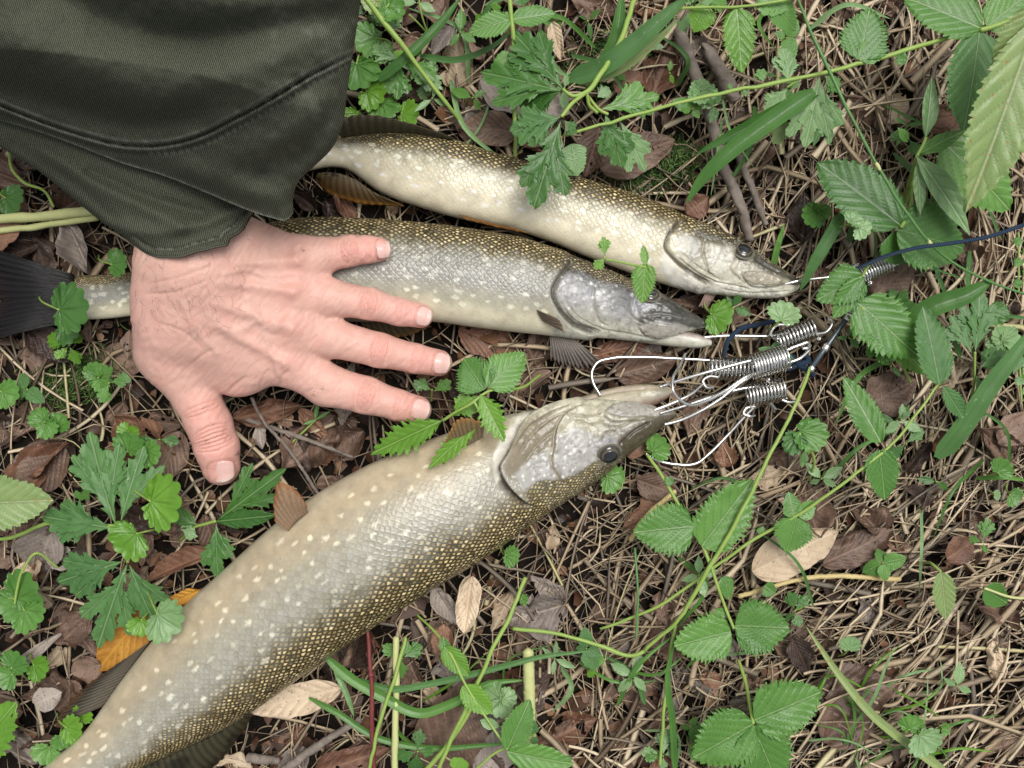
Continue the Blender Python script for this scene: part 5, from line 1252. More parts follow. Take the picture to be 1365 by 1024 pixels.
dead('reddish crumpled leaf under the tall stem near the top right', (1225, 165, 14), (1290, 150, 14), 40, 'dr', wave=.25)
dead('brown dead leaf at the left edge beside the thumb side leaves', (85, 592, 8), (25, 660, 10), 68, 'db', wave=.12, curl=.05)
dead('brown dead leaf tucked below the scalloped pair near the thumb', (240, 575, 6), (205, 650, 8), 50, 'db', wave=.2)
dead('russet leaf standing on edge left of the largest fish', (282, 738, 24), (190, 770, 16), 34, 'dr', wave=.1, fold=.7, roll=.7)
dead('orange spotted dead leaf under the cut leaf left of the largest fish', (205, 800, 14), (128, 895, 12), 62, 'do', wave=.08, curl=.05)
dead('orange narrow dead leaf edge showing by the belly of the largest fish', (268, 786, 18), (205, 816, 16), 20, 'do', wave=.1)
dead('crumpled purple brown dead leaf left of the orange leaf', (120, 820, 12), (82, 855, 14), 40, 'db', wave=.4, fold=.4)
dead('purple brown crinkled leaf above the tail end fin of the largest fish', (135, 885, 10), (92, 900, 10), 40, 'db', wave=.3)
dead('small pale grey shell shaped leaf near the lower left corner', (45, 938, 12), (80, 925, 12), 32, 'dg', wave=.2, curl=.2)
dead('long dark dried leaf strip at the lower left', (12, 895, 10), (80, 845, 14), 16, 'dg', wave=.1, fold=.6)
dead('wet black brown leaf below the tail fin of the middle fish', (40, 440, 6), (100, 480, 8), 44, 'dk', wave=.2)
dead('reddish brown leaf at the left edge below the sleeve', (-20, 330, 14), (26, 285, 16), 44, 'dr', wave=.12)
dead('brown stiff dead leaf upper middle right of the ground ivy', (690, 175, 10), (612, 168, 14), 46, 'db', wave=.2, fold=.3)
dead('grey brown dead leaf under the large lobed leaf at the top', (640, 108, 12), (760, 150, 10), 64, 'dg', wave=.06, curl=.04)
dead('curled grey dead leaf near the top above the fish', (604, 34, 18), (576, 72, 20), 26, 'dg', wave=.3, fold=.6)
dead('pale brown dried blade folded near the top middle', (735, 30, 26), (748, 80, 26), 20, 'dt', wave=.2, fold=.4)
dead('reddish dead leaf next to the moss near the top middle', (820, 122, 10), (858, 95, 12), 34, 'dr', wave=.15)
dead('brown dead leaf above the moss behind the uppermost fish', (800, 225, 8), (900, 185, 10), 60, 'db', wave=.12, curl=.04)
dead('dark brown folded leaf behind the back of the uppermost fish', (800, 170, 10), (780, 235, 10), 40, 'db', wave=.25, fold=.4)
dead('brown curled leaf with pale edge behind the gill cover of the uppermost fish', (915, 285, 18), (945, 262, 22), 34, 'dr', wave=.35)
dead('russet dead leaf under the jaw of the middle fish', (612, 438, 6), (690, 468, 8), 50, 'dr', wave=.12)
dead('rust coloured leaf strip between the middle and largest fish heads', (790, 475, 10), (870, 455, 12), 30, 'dr', wave=.15)
dead('dark brown leaf between the two lower fish heads', (820, 500, 8), (905, 478, 10), 44, 'db', wave=.2)
dead('reddish brown leaf under the index finger', (310, 558, 6), (400, 540, 8), 34, 'dr', wave=.25)
dead('shiny dark curled leaf between index finger and largest fish', (400, 545, 8), (440, 600, 8), 24, 'dr', wave=.3, fold=.4)
dead('dark red leaf tip beside the eye of the largest fish', (838, 610, 14), (868, 580, 16), 22, 'dr', wave=.2)
dead('flat brown leaf below the eye of the largest fish', (850, 640, 6), (905, 660, 8), 40, 'db', wave=.2)
dead('brown dead leaf at the right edge of the picture', (1330, 590, 8), (1380, 550, 8), 44, 'db', wave=.2)
rng = np.random.default_rng(31)
avoid = []
n = 0
while n < 290:
    x, y = rng.uniform(-30, 1395), rng.uniform(-30, 1054)
    pr = .95 if x < 760 else .38
    if rng.random() > pr: continue
    if covered(x, y): continue
    a = rng.uniform(0, 6.28); L_ = rng.uniform(26, 92); w = L_ * rng.uniform(.38, .75); z0 = float(soil_z(np.array((x - 682) * S), np.array((512 - y) * S))) * 1000 + rng.uniform(1, 11)
    m = rng.choice(['db', 'db', 'db', 'dr', 'dg', 'dk', 'dk', 'dt'], p=[.2, .2, .15, .12, .1, .1, .08, .05])
    o = leaf('dead_leaf', 'dead', (x, y, z0), (x + L_ * math.cos(a), y + L_ * math.sin(a), z0 + rng.uniform(-4, 7)), w, str(m), None, wave=rng.uniform(.15, .6), curl=rng.uniform(-.35, .45), fold=rng.uniform(-.5, 1.1), holes=rng.uniform(.2, .7), bite=rng.uniform(.6, .75), kind=str(rng.choice(['ovate', 'broad', 'lance'])), roll=rng.normal(0, .25))
    colw = dict(db='brown', dr='russet', dg='grey', dk='blackish', dt='tan')[str(m)]; szw = 'large' if L_ > 70 else ('small' if L_ < 45 else 'medium')
    lab = szw + ' ' + colw + ' fallen leaf ' + where(x + L_ * .5 * math.cos(a), y + L_ * .5 * math.sin(a))
    if not fresh(lab): bpy.data.objects.remove(o); continue
    tag(o, lab, 'dead leaf', 'small fallen leaves in the litter'); n += 1
# twigs
def r_max(r): return r if np.isscalar(r) else max(r)
def twig(label, pts, r, mat='twig', name='twig'):
    V, Q = wtube(pts, r, 12, 90); rr = np.random.default_rng(int(pts[0][0])); cr = V.mean(0); V = V + (np.stack([vnoise(V[:, 0] * 240 + 7 * i, V[:, 1] * 240 + V[:, 2] * 300, 70 + i) for i in range(3)], -1) - .5) * (r_max(r) * .45 if mat == 'twig' else .0005) + rr.normal(0, .00016, V.shape)
    o = obj(name, V, Q, M[mat]); tag(o, label, 'twig', 'twigs on the forest floor'); return o
twig('thick grey twig running down behind the head of the uppermost fish', [(905, 40, 10), (925, 95, 13), (948, 160, 14), (962, 215, 14), (985, 270, 12), (1000, 320, 6)], [.0042, .0040, .0036, .0036, .0034, .003])
twig('dark twig right of the thick grey twig', [(975, 190, 6), (1000, 245, 10), (1020, 300, 8)], [.0022, .0024, .002])
twig('pale broken stick beneath the thick grey twig', [(940, 60, 6), (968, 110, 10), (980, 135, 9)], [.003, .0055, .003])
twig('slanting brown twig at the bottom left of the red stem', [(375, 1030, 10), (430, 990, 14), (480, 960, 14)], [.0028, .0024, .002])
twig('short dark twig in the lower left litter', [(330, 1010, 8), (372, 1015, 9)], [.003, .0024])
twig('thin brown twig between thumb and index finger', [(335, 530, 26), (350, 560, 18), (385, 600, 14), (425, 660, 12)], .0011)
twig('dark twig under the index finger', [(330, 560, 8), (420, 590, 12), (470, 610, 10)], [.0016, .0014, .001])
twig('pale straw stick standing near the bottom middle', [(704, 868, 30), (706, 940, 24), (708, 1030, 16)], [.0036, .0038, .0036], 'stem_pale', 'stick')
twig('wide bleached straw below the coil springs', [(900, 655, 16), (860, 690, 14), (840, 720, 10)], .0016, 'straw_y', 'stick')
twig('bleached stick right of the tan leaf', [(985, 795, 14), (1080, 770, 14), (1200, 772, 12)], .0016, 'straw_y', 'stick')
# moss
rng = np.random.default_rng(8); N = 5200
cen = np.array([(880, 225, 50, 24), (905, 205, 34, 22), (850, 240, 40, 16), (790, 95, 40, 30), (830, 60, 40, 26), (115, 500, 40, 30), (60, 520, 40, 30)])
c = cen[rng.integers(0, len(cen), N)]; px = c[:, 0] + rng.normal(0, .5, N) * c[:, 2]; py = c[:, 1] + rng.normal(0, .5, N) * c[:, 3]
k = (px - 682.5) * S; y = (512 - py) * S; z = soil_z(k, y)
V, F, tn = ribbons(np.stack([k, y, z + .0035], -1), rng.uniform(0, 6.28, N), rng.uniform(.003, .008, N), rng.uniform(.0002, .0005, N), rng.uniform(.0002, .0003, N), rng.normal(0, .8, N), rng.uniform(.001, .008, N), 4, 9, rng.random(N))
t = NT('moss'); t.p(Base__Color=t.ramp(t.attr('tone').outputs['Fac'], [(0, (.02, .05, .01)), (.6, (.06, .12, .02)), (1, (.14, .22, .05))]), Roughness=.6)
o = obj('moss', V, F, t.m, attrs={'tone': tn}); tag(o, 'dark green moss cushions on the soil', 'moss', kind='stuff')
# ------------------------------------------------------------------ living plants
# -- left side
plant('cut_leaf_plant', 'blue green plant with five deeply cut leaflets left of the thumb', 'plant', [
 ('lob', (155, 702, 42), (113, 578, 46), 62, 's'), ('lob', (160, 698, 42), (187, 597, 44), 44, 's'), ('lob', (152, 704, 42), (52, 690, 40), 62, 's'), ('lob', (165, 748, 36), (72, 778, 34), 62, 's'), ('lob', (170, 750, 36), (124, 868, 34), 54, 's'), ('lob', (172, 752, 36), (202, 832, 32), 46, 's')],
 [([(-20, 722, 20), (30, 712, 26), (62, 697, 32), (110, 702, 38), (158, 702, 42)], .0013, 'stem'), ([(158, 702, 41), (168, 728, 38), (170, 750, 35)], .0010, 'stem')])
def ivy(label, leaves, stems=()):
    """leaves: (cx,cy,R,z,mat,angle)"""
    L_ = []; st = list(stems)
    for q in leaves:
        cx, cy, R, z, m = q[:5]; a = q[5] if len(q) > 5 else 0.
        bx, by = cx - R * .62 * math.cos(a), cy - R * .62 * math.sin(a)
        L_.append(('ivy', (bx, by, z), (bx + 1.46 * R * math.cos(a), by + 1.46 * R * math.sin(a), z + 1), R * 2.05, m))
        st.append(([(bx, by, z), (bx - R * .5 * math.cos(a + .5), by - R * .5 * math.sin(a + .5), z - 6), (bx - R * 1.1 * math.cos(a + .8), by - R * 1.1 * math.sin(a + .8), 4)], .0006, 'stem', 'stalk'))
    return plant('round_leaf_weed', label, 'plant', L_, st, 'ground ivy plants')
ivy('bright green ground ivy with insect holes on the blue green cut leaves', [(224, 671, 38, 52, 'b', .1), (168, 724, 30, 48, 'b', 2.4)])
ivy('pair of round scalloped leaves just left of the thumb', [(174, 588, 22, 36, 'g', -1.3), (204, 606, 19, 34, 'g', .3)])
ivy('crinkled light green scalloped leaf overlapping the belly of the largest fish', [(226, 830, 31, 62, 'p', .6), (186, 838, 18, 40, 'b', 1.8)])
ivy('ground ivy at the left edge with pale veined leaves', [(40, 790, 34, 36, 'g', -.4), (42, 826, 26, 38, 'g', .9), (14, 812, 28, 34, 'g', 2.6)], [([(20, 805, 36), (30, 760, 44), (48, 738, 46), (76, 756, 34)], .0008, 'stem')])
ivy('small lone scalloped leaf far left above the brown leaf', [(80, 560, 17, 24, 'g', -1.2), (14, 526, 20, 22, 'g', .3)])
ivy('small scalloped seedling near the lower left corner', [(55, 893, 19, 26, 'b', .6), (22, 880, 20, 30, 'g', -1), (6, 905, 18, 30, 'g', 2.6)])
ivy('green leafy tuft at the lower left edge of the largest fish', [(100, 972, 20, 26, 'b', .2), (84, 990, 16, 24, 'g', 1.2), (60, 1008, 20, 22, 'g', 2.), (112, 950, 15, 22, 'b', -.9)])
ivy('tiny green scalloped leaf between sleeve and tail of the middle fish', [(160, 350, 19, 50, 'g', -.2)])
ivy('round scalloped leaf lying on the tail of the middle fish', [(100, 411, 34, 46, 'd', -.1), (95, 442, 22, 18, 'd', .4)])
plant('leaf_shoot', 'large toothed green leaf cut off at the lower left corner', 'plant', [('ser', (-40, 1010, 40), (16, 940, 44), 70, 'b', dict(teeth=8, amp=.25))], [([(-60, 1040, 10), (-40, 1010, 40)], .0012, 'stem')])
plant('leaf_shoot', 'pale toothed leaf with yellow edge cut off at the left edge', 'plant', [('ser', (-48, 672, 52), (66, 668, 50), 78, 'y', dict(teeth=13, amp=.12))], [([(-70, 690, 10), (-48, 672, 52)], .0012, 'stem')])
plant('cut_leaf_plant', 'dark cut leaf of three lobes between thumb and the largest fish', 'plant', [
 ('lob', (288, 695, 30), (376, 628, 40), 40, 'd'), ('nar', (288, 695, 30), (366, 688, 46), 26, 'd', dict(teeth=4)), ('lob', (288, 697, 30), (288, 768, 34), 42, 'd'), ('nar', (262, 700, 26), (205, 668, 30), 26, 'd', dict(teeth=4))],
 [([(240, 720, 6), (262, 702, 24), (288, 695, 30)], .0010, 'stem')])
plant('tiny_weed', 'tiny feathery weed beside the scalloped leaves near the thumb', 'plant', [('lob', (105, 668, 18), (118, 655, 20), 16, 'g'), ('lob', (108, 668, 18), (100, 655, 20), 14, 'g'), ('lob', (240, 705, 26), (262, 716, 26), 18, 'p'), ('lob', (240, 705, 26), (258, 690, 26), 16, 'p')], [([(110, 690, 6), (106, 668, 18)], .0006, 'stem')])
plant('stalk', 'thick pale green stalk lying left of the wrist under the sleeve', 'stalk', [], [([(-20, 294, 18), (40, 289, 20), (90, 285, 22), (150, 278, 22)], .0032, 'stem_pale')])
plant('stalk', 'thin yellowish stalk below the thick pale stalk at the left', 'stalk', [], [([(-20, 312, 14), (60, 300, 18), (130, 290, 20)], .0022, 'stem_pale')])
plant('stalk', 'curling thin green tendril below the sleeve at the left', 'stalk', [], [([(12, 200, 26), (16, 226, 26), (32, 244, 24), (60, 256, 22), (72, 276, 18)], .0009, 'stem')])
ivy('dark ground ivy under the sleeve at the left edge', [(20, 268, 22, 12, 'd', .3)])
# -- toothed leaf over index finger tip / largest fish
plant('toothed_leaf_shoot', 'jagged green leaf shoot touching the tip of the index finger', 'plant', [
 ('nar', (590, 560, 58), (493, 606, 50), 40, 'b', dict(teeth=9, amp=.5)), ('nar', (640, 560, 66), (570, 626, 64), 26, 'b', dict(teeth=8, amp=.5)), ('nar', (640, 525, 66), (672, 588, 72), 34, 'b', dict(teeth=7, amp=.5)), ('jag', (645, 520, 64), (618, 478, 60), 56, 'g'), ('jag', (650, 515, 64), (700, 470, 58), 50, 'g'), ('lob', (600, 556, 56), (636, 530, 60), 36, 'b')],
 [([(720, 500, 20), (690, 518, 50), (650, 522, 64), (632, 535, 66), (590, 560, 58)], .0009, 'stem'), ([(632, 535, 66), (645, 560, 68)], .0008, 'stem')])
plant('tiny_weed', 'small green sprig between the fingers and the largest fish', 'plant', [('lob', (575, 520, 18), (552, 508, 22), 22, 'g'), ('lob', (578, 522, 18), (600, 508, 22), 20, 'g'), ('lan', (420, 560, 14), (424, 532, 16), 6, 'g'), ('lan', (420, 560, 14), (440, 548, 16), 5, 'g'), ('lan', (420, 560, 14), (404, 566, 16), 5, 'g')], [([(575, 535, 6), (576, 520, 18)], .0006, 'stem'), ([(380, 600, 8), (420, 560, 14)], .0007, 'stem')])
# -- top middle
ivy('ground ivy cluster right beside the sleeve at the top', [(478, 104, 30, 26, 'g', 1.4), (500, 130, 22, 24, 'b', .6), (496, 92, 18, 26, 'g', -.6), (486, 56, 26, 22, 'g', 2.8), (548, 154, 20, 18, 'b', .2), (512, 150, 22, 20, 'g', 1.4), (470, 158, 16, 18, 'b', 2.2)])
ivy('ground ivy leaves at the top edge right of the sleeve', [(528, 10, 22, 34, 'g', -.2), (514, 24, 18, 40, 'g', 1.6), (492, 4, 18, 26, 'y', 2.8)], [([(545, 20, 34), (556, 30, 28), (570, 46, 12)], .0006, 'stem'), ([(558, -5, 30), (562, 20, 24), (570, 45, 12)], .0006, 'stem')])
plant('cut_leaf_plant', 'light green plant of lobed leaves right of the ground ivy at top', 'plant', [
 ('lob', (530, 80, 26), (498, 62, 30), 40, 'g'), ('lob', (532, 82, 26), (528, 130, 28), 40, 'g'), ('lob', (536, 80, 26), (580, 105, 30), 40, 'g'), ('lob', (530, 84, 26), (506, 118, 24), 32, 's'), ('lob', (545, 78, 26), (560, 60, 26), 26, 'g'), ('lob', (548, 90, 26), (590, 118, 24), 26, 'p')],
 [([(520, 140, 6), (528, 110, 16), (532, 82, 26)], .0009, 'stem')])
plant('stalk', 'straight light green stalk leaning down to the back of the uppermost fish', 'stalk', [('ivy', (512, 22, 48), (530, 16, 48), 20, 'g')], [([(480, -10, 52), (520, 40, 46), (560, 92, 36), (595, 138, 26), (616, 166, 14)], [.0017, .0017, .0015, .0014, .0012], 'stem')])
plant('bramble_shoot', 'upright bramble shoot with toothed leaf pairs above the uppermost fish', 'plant', [
 ('ser', (681, 26, 56), (625, 42, 56), 34, 'g', dict(teeth=12, amp=.16, kind='ovate')), ('ser', (683, 26, 56), (740, 16, 56), 30, 'g', dict(teeth=12, kind='ovate')), ('ser', (684, 76, 50), (658, 84, 50), 22, 'g', dict(kind='ovate')), ('ser', (686, 76, 50), (706, 70, 50), 18, 'g', dict(kind='ovate')), ('ser', (686, 118, 46), (676, 116, 46), 12, 'g'), ('ser', (684, 2, 58), (712, -12, 56), 22, 'd')],
 [([(688, 208, 38), (687, 160, 44), (685, 80, 50), (682, 26, 56), (678, -20, 60)], [.0012, .0013, .0014, .0015, .0016], 'stem')])
plant('lobed_leaf_plant', 'large dark lobed leaf plant overhanging the back of the uppermost fish', 'plant', [
 ('lob', (752, 120, 62), (683, 38, 58), 58, 'd'), ('lob', (750, 122, 62), (640, 92, 56), 62, 'd'), ('lob', (748, 156, 66), (682, 175, 62), 74, 's'), ('lob', (748, 160, 66), (712, 274, 66), 66, 'd'), ('lob', (748, 122, 62), (690, 140, 50), 60, 'd'), ('lob', (752, 160, 66), (768, 178, 64), 24, 'd')],
 [([(850, -10, 40), (824, 60, 50), (800, 100, 56), (782, 122, 60), (762, 128, 62), (750, 120, 62)], [.0017, .0017, .0016, .0015, .0012, .001], 'stem'), ([(780, 124, 60), (762, 140, 64), (749, 156, 66)], .0012, 'stem'), ([(782, 124, 60), (786, 140, 56), (796, 150, 52)], .0010, 'stem')])
plant('lobed_leaf_plant', 'green lobed leaf with pale underside right of the overhanging dark leaf', 'plant', [
 ('lob', (800, 146, 52), (880, 126, 50), 50, 'g'), ('lob', (806, 150, 52), (830, 222, 46), 50, 'd'), ('lob', (826, 160, 50), (862, 228, 40), 34, 'p'), ('lob', (796, 130, 44), (812, 118, 44), 30, 'p'), ('jag', (762, 192, 40), (770, 235, 36), 36, 'p')],
 [([(784, 128, 50), (800, 147, 52), (810, 152, 52)], .001, 'stem')])
def grass(label, pts, w, mat, **k):
    o = blade('grass_shoot', pts, w, mat, None, **k); tag(o, label, 'grass blade', 'green grass blades'); return o
grass('broad streaked grass blade with brown edge at the top middle', [(758, 106, 44), (800, 92, 52), (850, 55, 60), (920, -8, 66)], 26, 's')
grass('brown dry blade lying along the streaked grass blade', [(770, 112, 42), (820, 96, 46), (880, 50, 50), (905, 25, 50)], 13, 'y')
grass('dark grass blade passing behind the large lobed leaf', [(790, 110, 30), (818, 60, 36), (830, -10, 40)], 20, 'd')
grass('dark green blade crossing the light stalk at the top', [(505, 108, 30), (545, 74, 34), (580, 40, 34), (615, -4, 30)], 14, 'd')
grass('arching thin blade from the ivy to the bramble shoot', [(560, 75, 22), (610, 80, 30), (650, 66, 34), (684, 40, 30)], 9, 's')
grass('pale bent blade edge beside the folded dry blade', [(720, 40, 40), (728, 70, 44), (745, 95, 48), (760, 104, 50)], 10, 'p')
grass('upper of the two wide dark blades pointing at the uppermost fish', [(1095, 120, 58), (1040, 146, 58), (980, 178, 54), (927, 206, 48)], 17, 'd')
grass('lower of the two wide dark blades pointing at the uppermost fish', [(1085, 122, 60), (1030, 160, 60), (970, 205, 56), (935, 240, 50), (914, 272, 44)], 24, 'd')
grass('green blade left of the ovate dark leaf, leaning to the fish jaw', [(1122, 285, 34), (1104, 318, 38), (1085, 350, 34), (1066, 388, 24)], 17, 's')
grass('short upright green blade behind the jaw of the uppermost fish', [(1028, 370, 12), (1036, 330, 22), (1046, 298, 26)], 9, 'g')
grass('wide dark blade along the right edge pointing up right', [(1248, 610, 22), (1280, 570, 34), (1325, 505, 44), (1385, 430, 52)], 27, 's')
grass('dark blade below the right end of the blue cord', [(1196, 440, 26), (1240, 410, 34), (1290, 392, 38), (1324, 372, 38)], 28, 'd')
grass('broad bent blade from under the back of the largest fish', [(430, 872, 26), (470, 905, 28), (510, 928, 28), (560, 950, 26), (600, 938, 26), (650, 912, 26), (705, 906, 24)], 14, 'g')
grass('thin blade running below the broad bent blade', [(412, 930, 18), (450, 950, 22), (500, 982, 22), (560, 996, 20), (640, 994, 22), (700, 988, 22)], 9, 'g')
grass('blade curving right from the largest fish towards the long green stem', [(480, 905, 24), (520, 918, 28), (570, 912, 30), (640, 896, 32), (720, 876, 34), (800, 866, 34)], 9, 's')
grass('short blade under the red stem', [(446, 890, 20), (462, 925, 22), (472, 955, 18)], 8, 'p')
grass('long half dry blade across the lower right corner', [(1268, 1034, 20), (1215, 995, 26), (1165, 955, 28), (1115, 895, 26), (1074, 834, 20)], 12, 'y')
grass('narrow blade rising in the straw at the lower right', [(1140, 965, 14), (1165, 930, 24), (1180, 890, 28), (1194, 862, 28)], 5, 'p')
grass('green blade at the bottom middle left of the long green stem', [(900, 1030, 16), (896, 960, 24), (890, 900, 28), (900, 850, 28)], 9, 'g')
grass('dark wide blade lying along the right edge above the corner', [(1105, 640, 12), (1140, 600, 16), (1190, 575, 16)], 6, 'g')
grass('green blade at the top of the picture beside the dead grass', [(905, 40, 40), (930, 14, 46), (960, -12, 48)], 12, 'p')
rngp = np.random.default_rng(77)
for i in range(46):
    x, y = rngp.uniform(1060, 1230), rngp.uniform(900, 1020)
    if i > 34: x, y = rngp.uniform(560, 960), rngp.uniform(860, 1010)
    a = rngp.normal(-.2, .8); L_ = rngp.uniform(50, 120); cv = rngp.normal(0, .5)
    o = blade('grass_shoot', [(x, y, 6), (x + L_ * .5 * math.cos(a), y + L_ * .5 * math.sin(a), 16), (x + L_ * math.cos(a + cv), y + L_ * math.sin(a + cv), 12)], rngp.uniform(2.5, 4.5), str(rngp.choice(['g', 'p', 'b'])), None, n=18)
    lab = ('long' if L_ > 85 else 'short') + ' thread thin grass shoot starting ' + where(x, y)
    if not fresh(lab): bpy.data.objects.remove(o); continue
    tag(o, lab, 'grass', 'fine fresh grass low in the litter')
# -- long stems
plant('bramble', 'long green bramble stem with tiny leaves crossing the top right', 'plant', [
 ('lob', (905, 135, 58), (906, 146, 58), 14, 'g'), ('lob', (925, 132, 58), (928, 118, 58), 16, 'g'), ('lob', (952, 127, 58), (955, 120, 58), 11, 'g'), ('lob', (975, 120, 58), (972, 112, 58), 12, 'g'), ('lob', (992, 117, 60), (994, 128, 60), 13, 'g'), ('lob', (858, 148, 56), (856, 141, 56), 12, 'g'), ('lob', (1018, 110, 60), (1012, 92, 60), 26, 'g'), ('ivy', (1195, 78, 66), (1212, 78, 66), 18, 'g')],
 [([(752, 181, 54), (800, 167, 54), (900, 138, 57), (1000, 117, 60), (1100, 96, 63), (1200, 70, 66), (1290, 42, 68), (1390, 14, 70)], [.0009, .0010, .0011, .0012, .0013, .0014, .0015, .0016], 'stem')])
plant('grass_shoot', 'tall jointed grass stalk arching across the right side', 'plant', [], [([(1060, -10, 70), (1085, 55, 72), (1100, 85, 72), (1135, 155, 70), (1169, 221, 66), (1210, 286, 60), (1238, 323, 54), (1290, 362, 44), (1380, 396, 34)], [.0008, .0010, .0011, .0010, .0010, .0009, .0009, .0008, .0007], 'stem_dark'), ([(1166, 216, 66), (1169, 221, 66), (1172, 227, 66)], [.0010, .0016, .0010], 'stem_pale', 'joint'), ([(1236, 320, 54), (1239, 324, 54), (1243, 328, 54)], [.0009, .0014, .0009], 'stem_pale', 'joint')])
plant('bramble_shoot', 'lower bramble with stem from the springs and paired toothed leaves', 'plant', [
 ('jag', (924, 702, 40), (846, 710, 42), 70, 'g', dict(curl=.05)), ('jag', (936, 728, 38), (1004, 640, 42), 70, 'g', dict(curl=.05)), ('jag', (974, 842, 34), (900, 862, 38), 66, 'g', dict(curl=.05)), ('jag', (980, 834, 34), (1052, 838, 40), 74, 'g', dict(curl=.05)),
 ('ser', (966, 768, 30), (972, 800, 30), 20, 'g'), ('ser', (896, 646, 34), (888, 636, 34), 12, 'g'), ('ser', (1018, 782, 26), (1034, 792, 26), 22, 'g'), ('ser', (968, 820, 32), (952, 814, 32), 16, 'g')],
 [([(858, 868, 22), (900, 830, 30), (945, 758, 40), (975, 706, 44), (1005, 650, 46), (1035, 590, 46), (1065, 530, 42), (1080, 490, 34)], [.0012, .0013, .0014, .0013, .0012, .0012, .0011, .0009], 'stem'),
  ([(684, 838, 20), (740, 845, 22), (800, 860, 22), (842, 874, 22), (858, 868, 22)], .0013, 'stem'), ([(862, 606, 24), (885, 640, 30), (905, 672, 34), (930, 712, 36), (946, 752, 38)], .0011, 'stem'), ([(948, 756, 38), (962, 798, 34), (978, 838, 34)], .0010, 'stem')])
plant('bramble', 'second green stem crossing below the lower bramble leaves to the right', 'plant', [
 ('jag', (1062, 690, 42), (1050, 736, 40), 52, 'g'), ('ser', (1058, 690, 42), (1052, 656, 42), 26, 'g'), ('ser', (1066, 690, 42), (1086, 668, 42), 24, 'g'), ('ser', (1172, 600, 52), (1182, 668, 48), 46, 'g'), ('ser', (1174, 590, 50), (1127, 502, 50), 40, 'g', dict(kind='ovate', teeth=13)), ('ser', (1012, 712, 36), (1018, 702, 36), 12, 'g'), ('ser', (1252, 512, 50), (1234, 408, 54), 48, 's', dict(kind='ovate', teeth=13)), ('nar', (1256, 514, 50), (1288, 560, 44), 26, 's')],
 [([(800, 838, 16), (870, 812, 24), (950, 758, 32), (1000, 722, 36), (1060, 688, 42), (1120, 648, 48), (1190, 590, 52), (1252, 512, 50)], [.0009, .0010, .0010, .0011, .0010, .0010, .0009, .0007], 'stem')])
plant('bramble_shoot', 'pair of large toothed leaves at the bottom right of the middle', 'plant', [
 ('jag', (1004, 965, 46), (925, 1012, 46), 84, 'g', dict(curl=.06)), ('jag', (1006, 960, 46), (1096, 924, 48), 78, 'g', dict(curl=.06)), ('jag', (1004, 968, 46), (1040, 1050, 40), 80, 'g')],
 [([(985, 880, 20), (996, 920, 34), (1004, 964, 46)], .0012, 'stem')])
ivy('small green leaves at the bottom left of the large leaf pair', [(930, 1000, 14, 24, 'g', .4), (870, 1010, 10, 16, 'g', 1)])
ivy('small oval scalloped leaf above the long half dry blade', [(1133, 856, 15, 24, 'p', -1.4)])
ivy('speckled round leaves at the bottom right by the half dry blade', [(1235, 992, 24, 38, 'p', .9), (1216, 962, 18, 34, 'g', -1.2), (1262, 972, 9, 18, 'g', 0)])
plant('leaf_shoot', 'half yellow drooping leaf at the right above the straw', 'plant', [('ser', (1254, 762, 40), (1264, 828, 34), 32, 'y', dict(kind='ovate', teeth=12)), ('ser', (1312, 785, 36), (1346, 806, 30), 34, 'g')], [([(1235, 750, 20), (1245, 754, 36), (1254, 762, 40)], .0009, 'stem'), ([(1380, 797, 30), (1350, 796, 34), (1312, 785, 36)], .0009, 'stem_pale')])
plant('leaf_shoot', 'nettle like shoot with folded bright leaves at the bottom middle', 'plant', [
 ('ser', (592, 862, 40), (624, 902, 42), 30, 'b', dict(kind='ovate')), ('ser', (616, 915, 42), (656, 952, 44), 34, 'b', dict(kind='ovate')), ('ser', (676, 1000, 46), (706, 935, 48), 40, 'g', dict(kind='ovate')), ('ser', (676, 1002, 46), (765, 1022, 46), 40, 'g', dict(kind='ovate')), ('lan', (640, 960, 40), (666, 970, 40), 16, 'p'), ('ser', (615, 1010, 30), (608, 1030, 30), 26, 'b'), ('ser', (594, 868, 40), (590, 850, 40), 16, 'g')],
 [([(556, 820, 18), (580, 842, 30), (600, 870, 40), (620, 912, 42), (650, 960, 42), (676, 1000, 46)], .0008, 'stem'), ([(700, 985, 34), (660, 1004, 34), (630, 1030, 30)], .0008, 'stem')])
plant('stalk', 'dark red stalk rising at the bottom middle', 'stalk', [], [([(489, 842, 30), (494, 900, 30), (497, 970, 26), (497, 1040, 18)], [.0012, .0014, .0016, .0018], 'stem_red'), ([(493, 896, 30), (494, 900, 30), (494, 904, 30)], [.0014, .0022, .0014], 'stem_red', 'joint')])
plant('stalk', 'pale thick green stalk right of the red stalk', 'stalk', [], [([(527, 850, 24), (528, 920, 26), (527, 980, 24), (527, 1040, 18)], .0021, 'stem_pale')])
plant('stalk', 'thin yellow green stalk leaning against the pale thick stalk', 'stalk', [], [([(540, 850, 26), (530, 890, 30), (512, 945, 30), (490, 1030, 22)], .0012, 'stem')])
plant('stalk', 'pair of green stalks slanting from the middle to the bottom edge', 'stalk', [], [([(700, 770, 30), (680, 820, 34), (650, 880, 36), (628, 930, 36), (580, 1034, 26)], .0014, 'stem'), ([(640, 915, 30), (610, 975, 30), (560, 1035, 22)], .0016, 'stem')])
plant('stalk', 'thin green stalk standing at the bottom right of the pale stick', 'stalk', [], [([(846, 730, 22), (850, 790, 28), (848, 850, 26)], .0008, 'stem_dark'), ([(900, 830, 22), (890, 900, 26), (880, 1020, 18)], .0011, 'stem')])
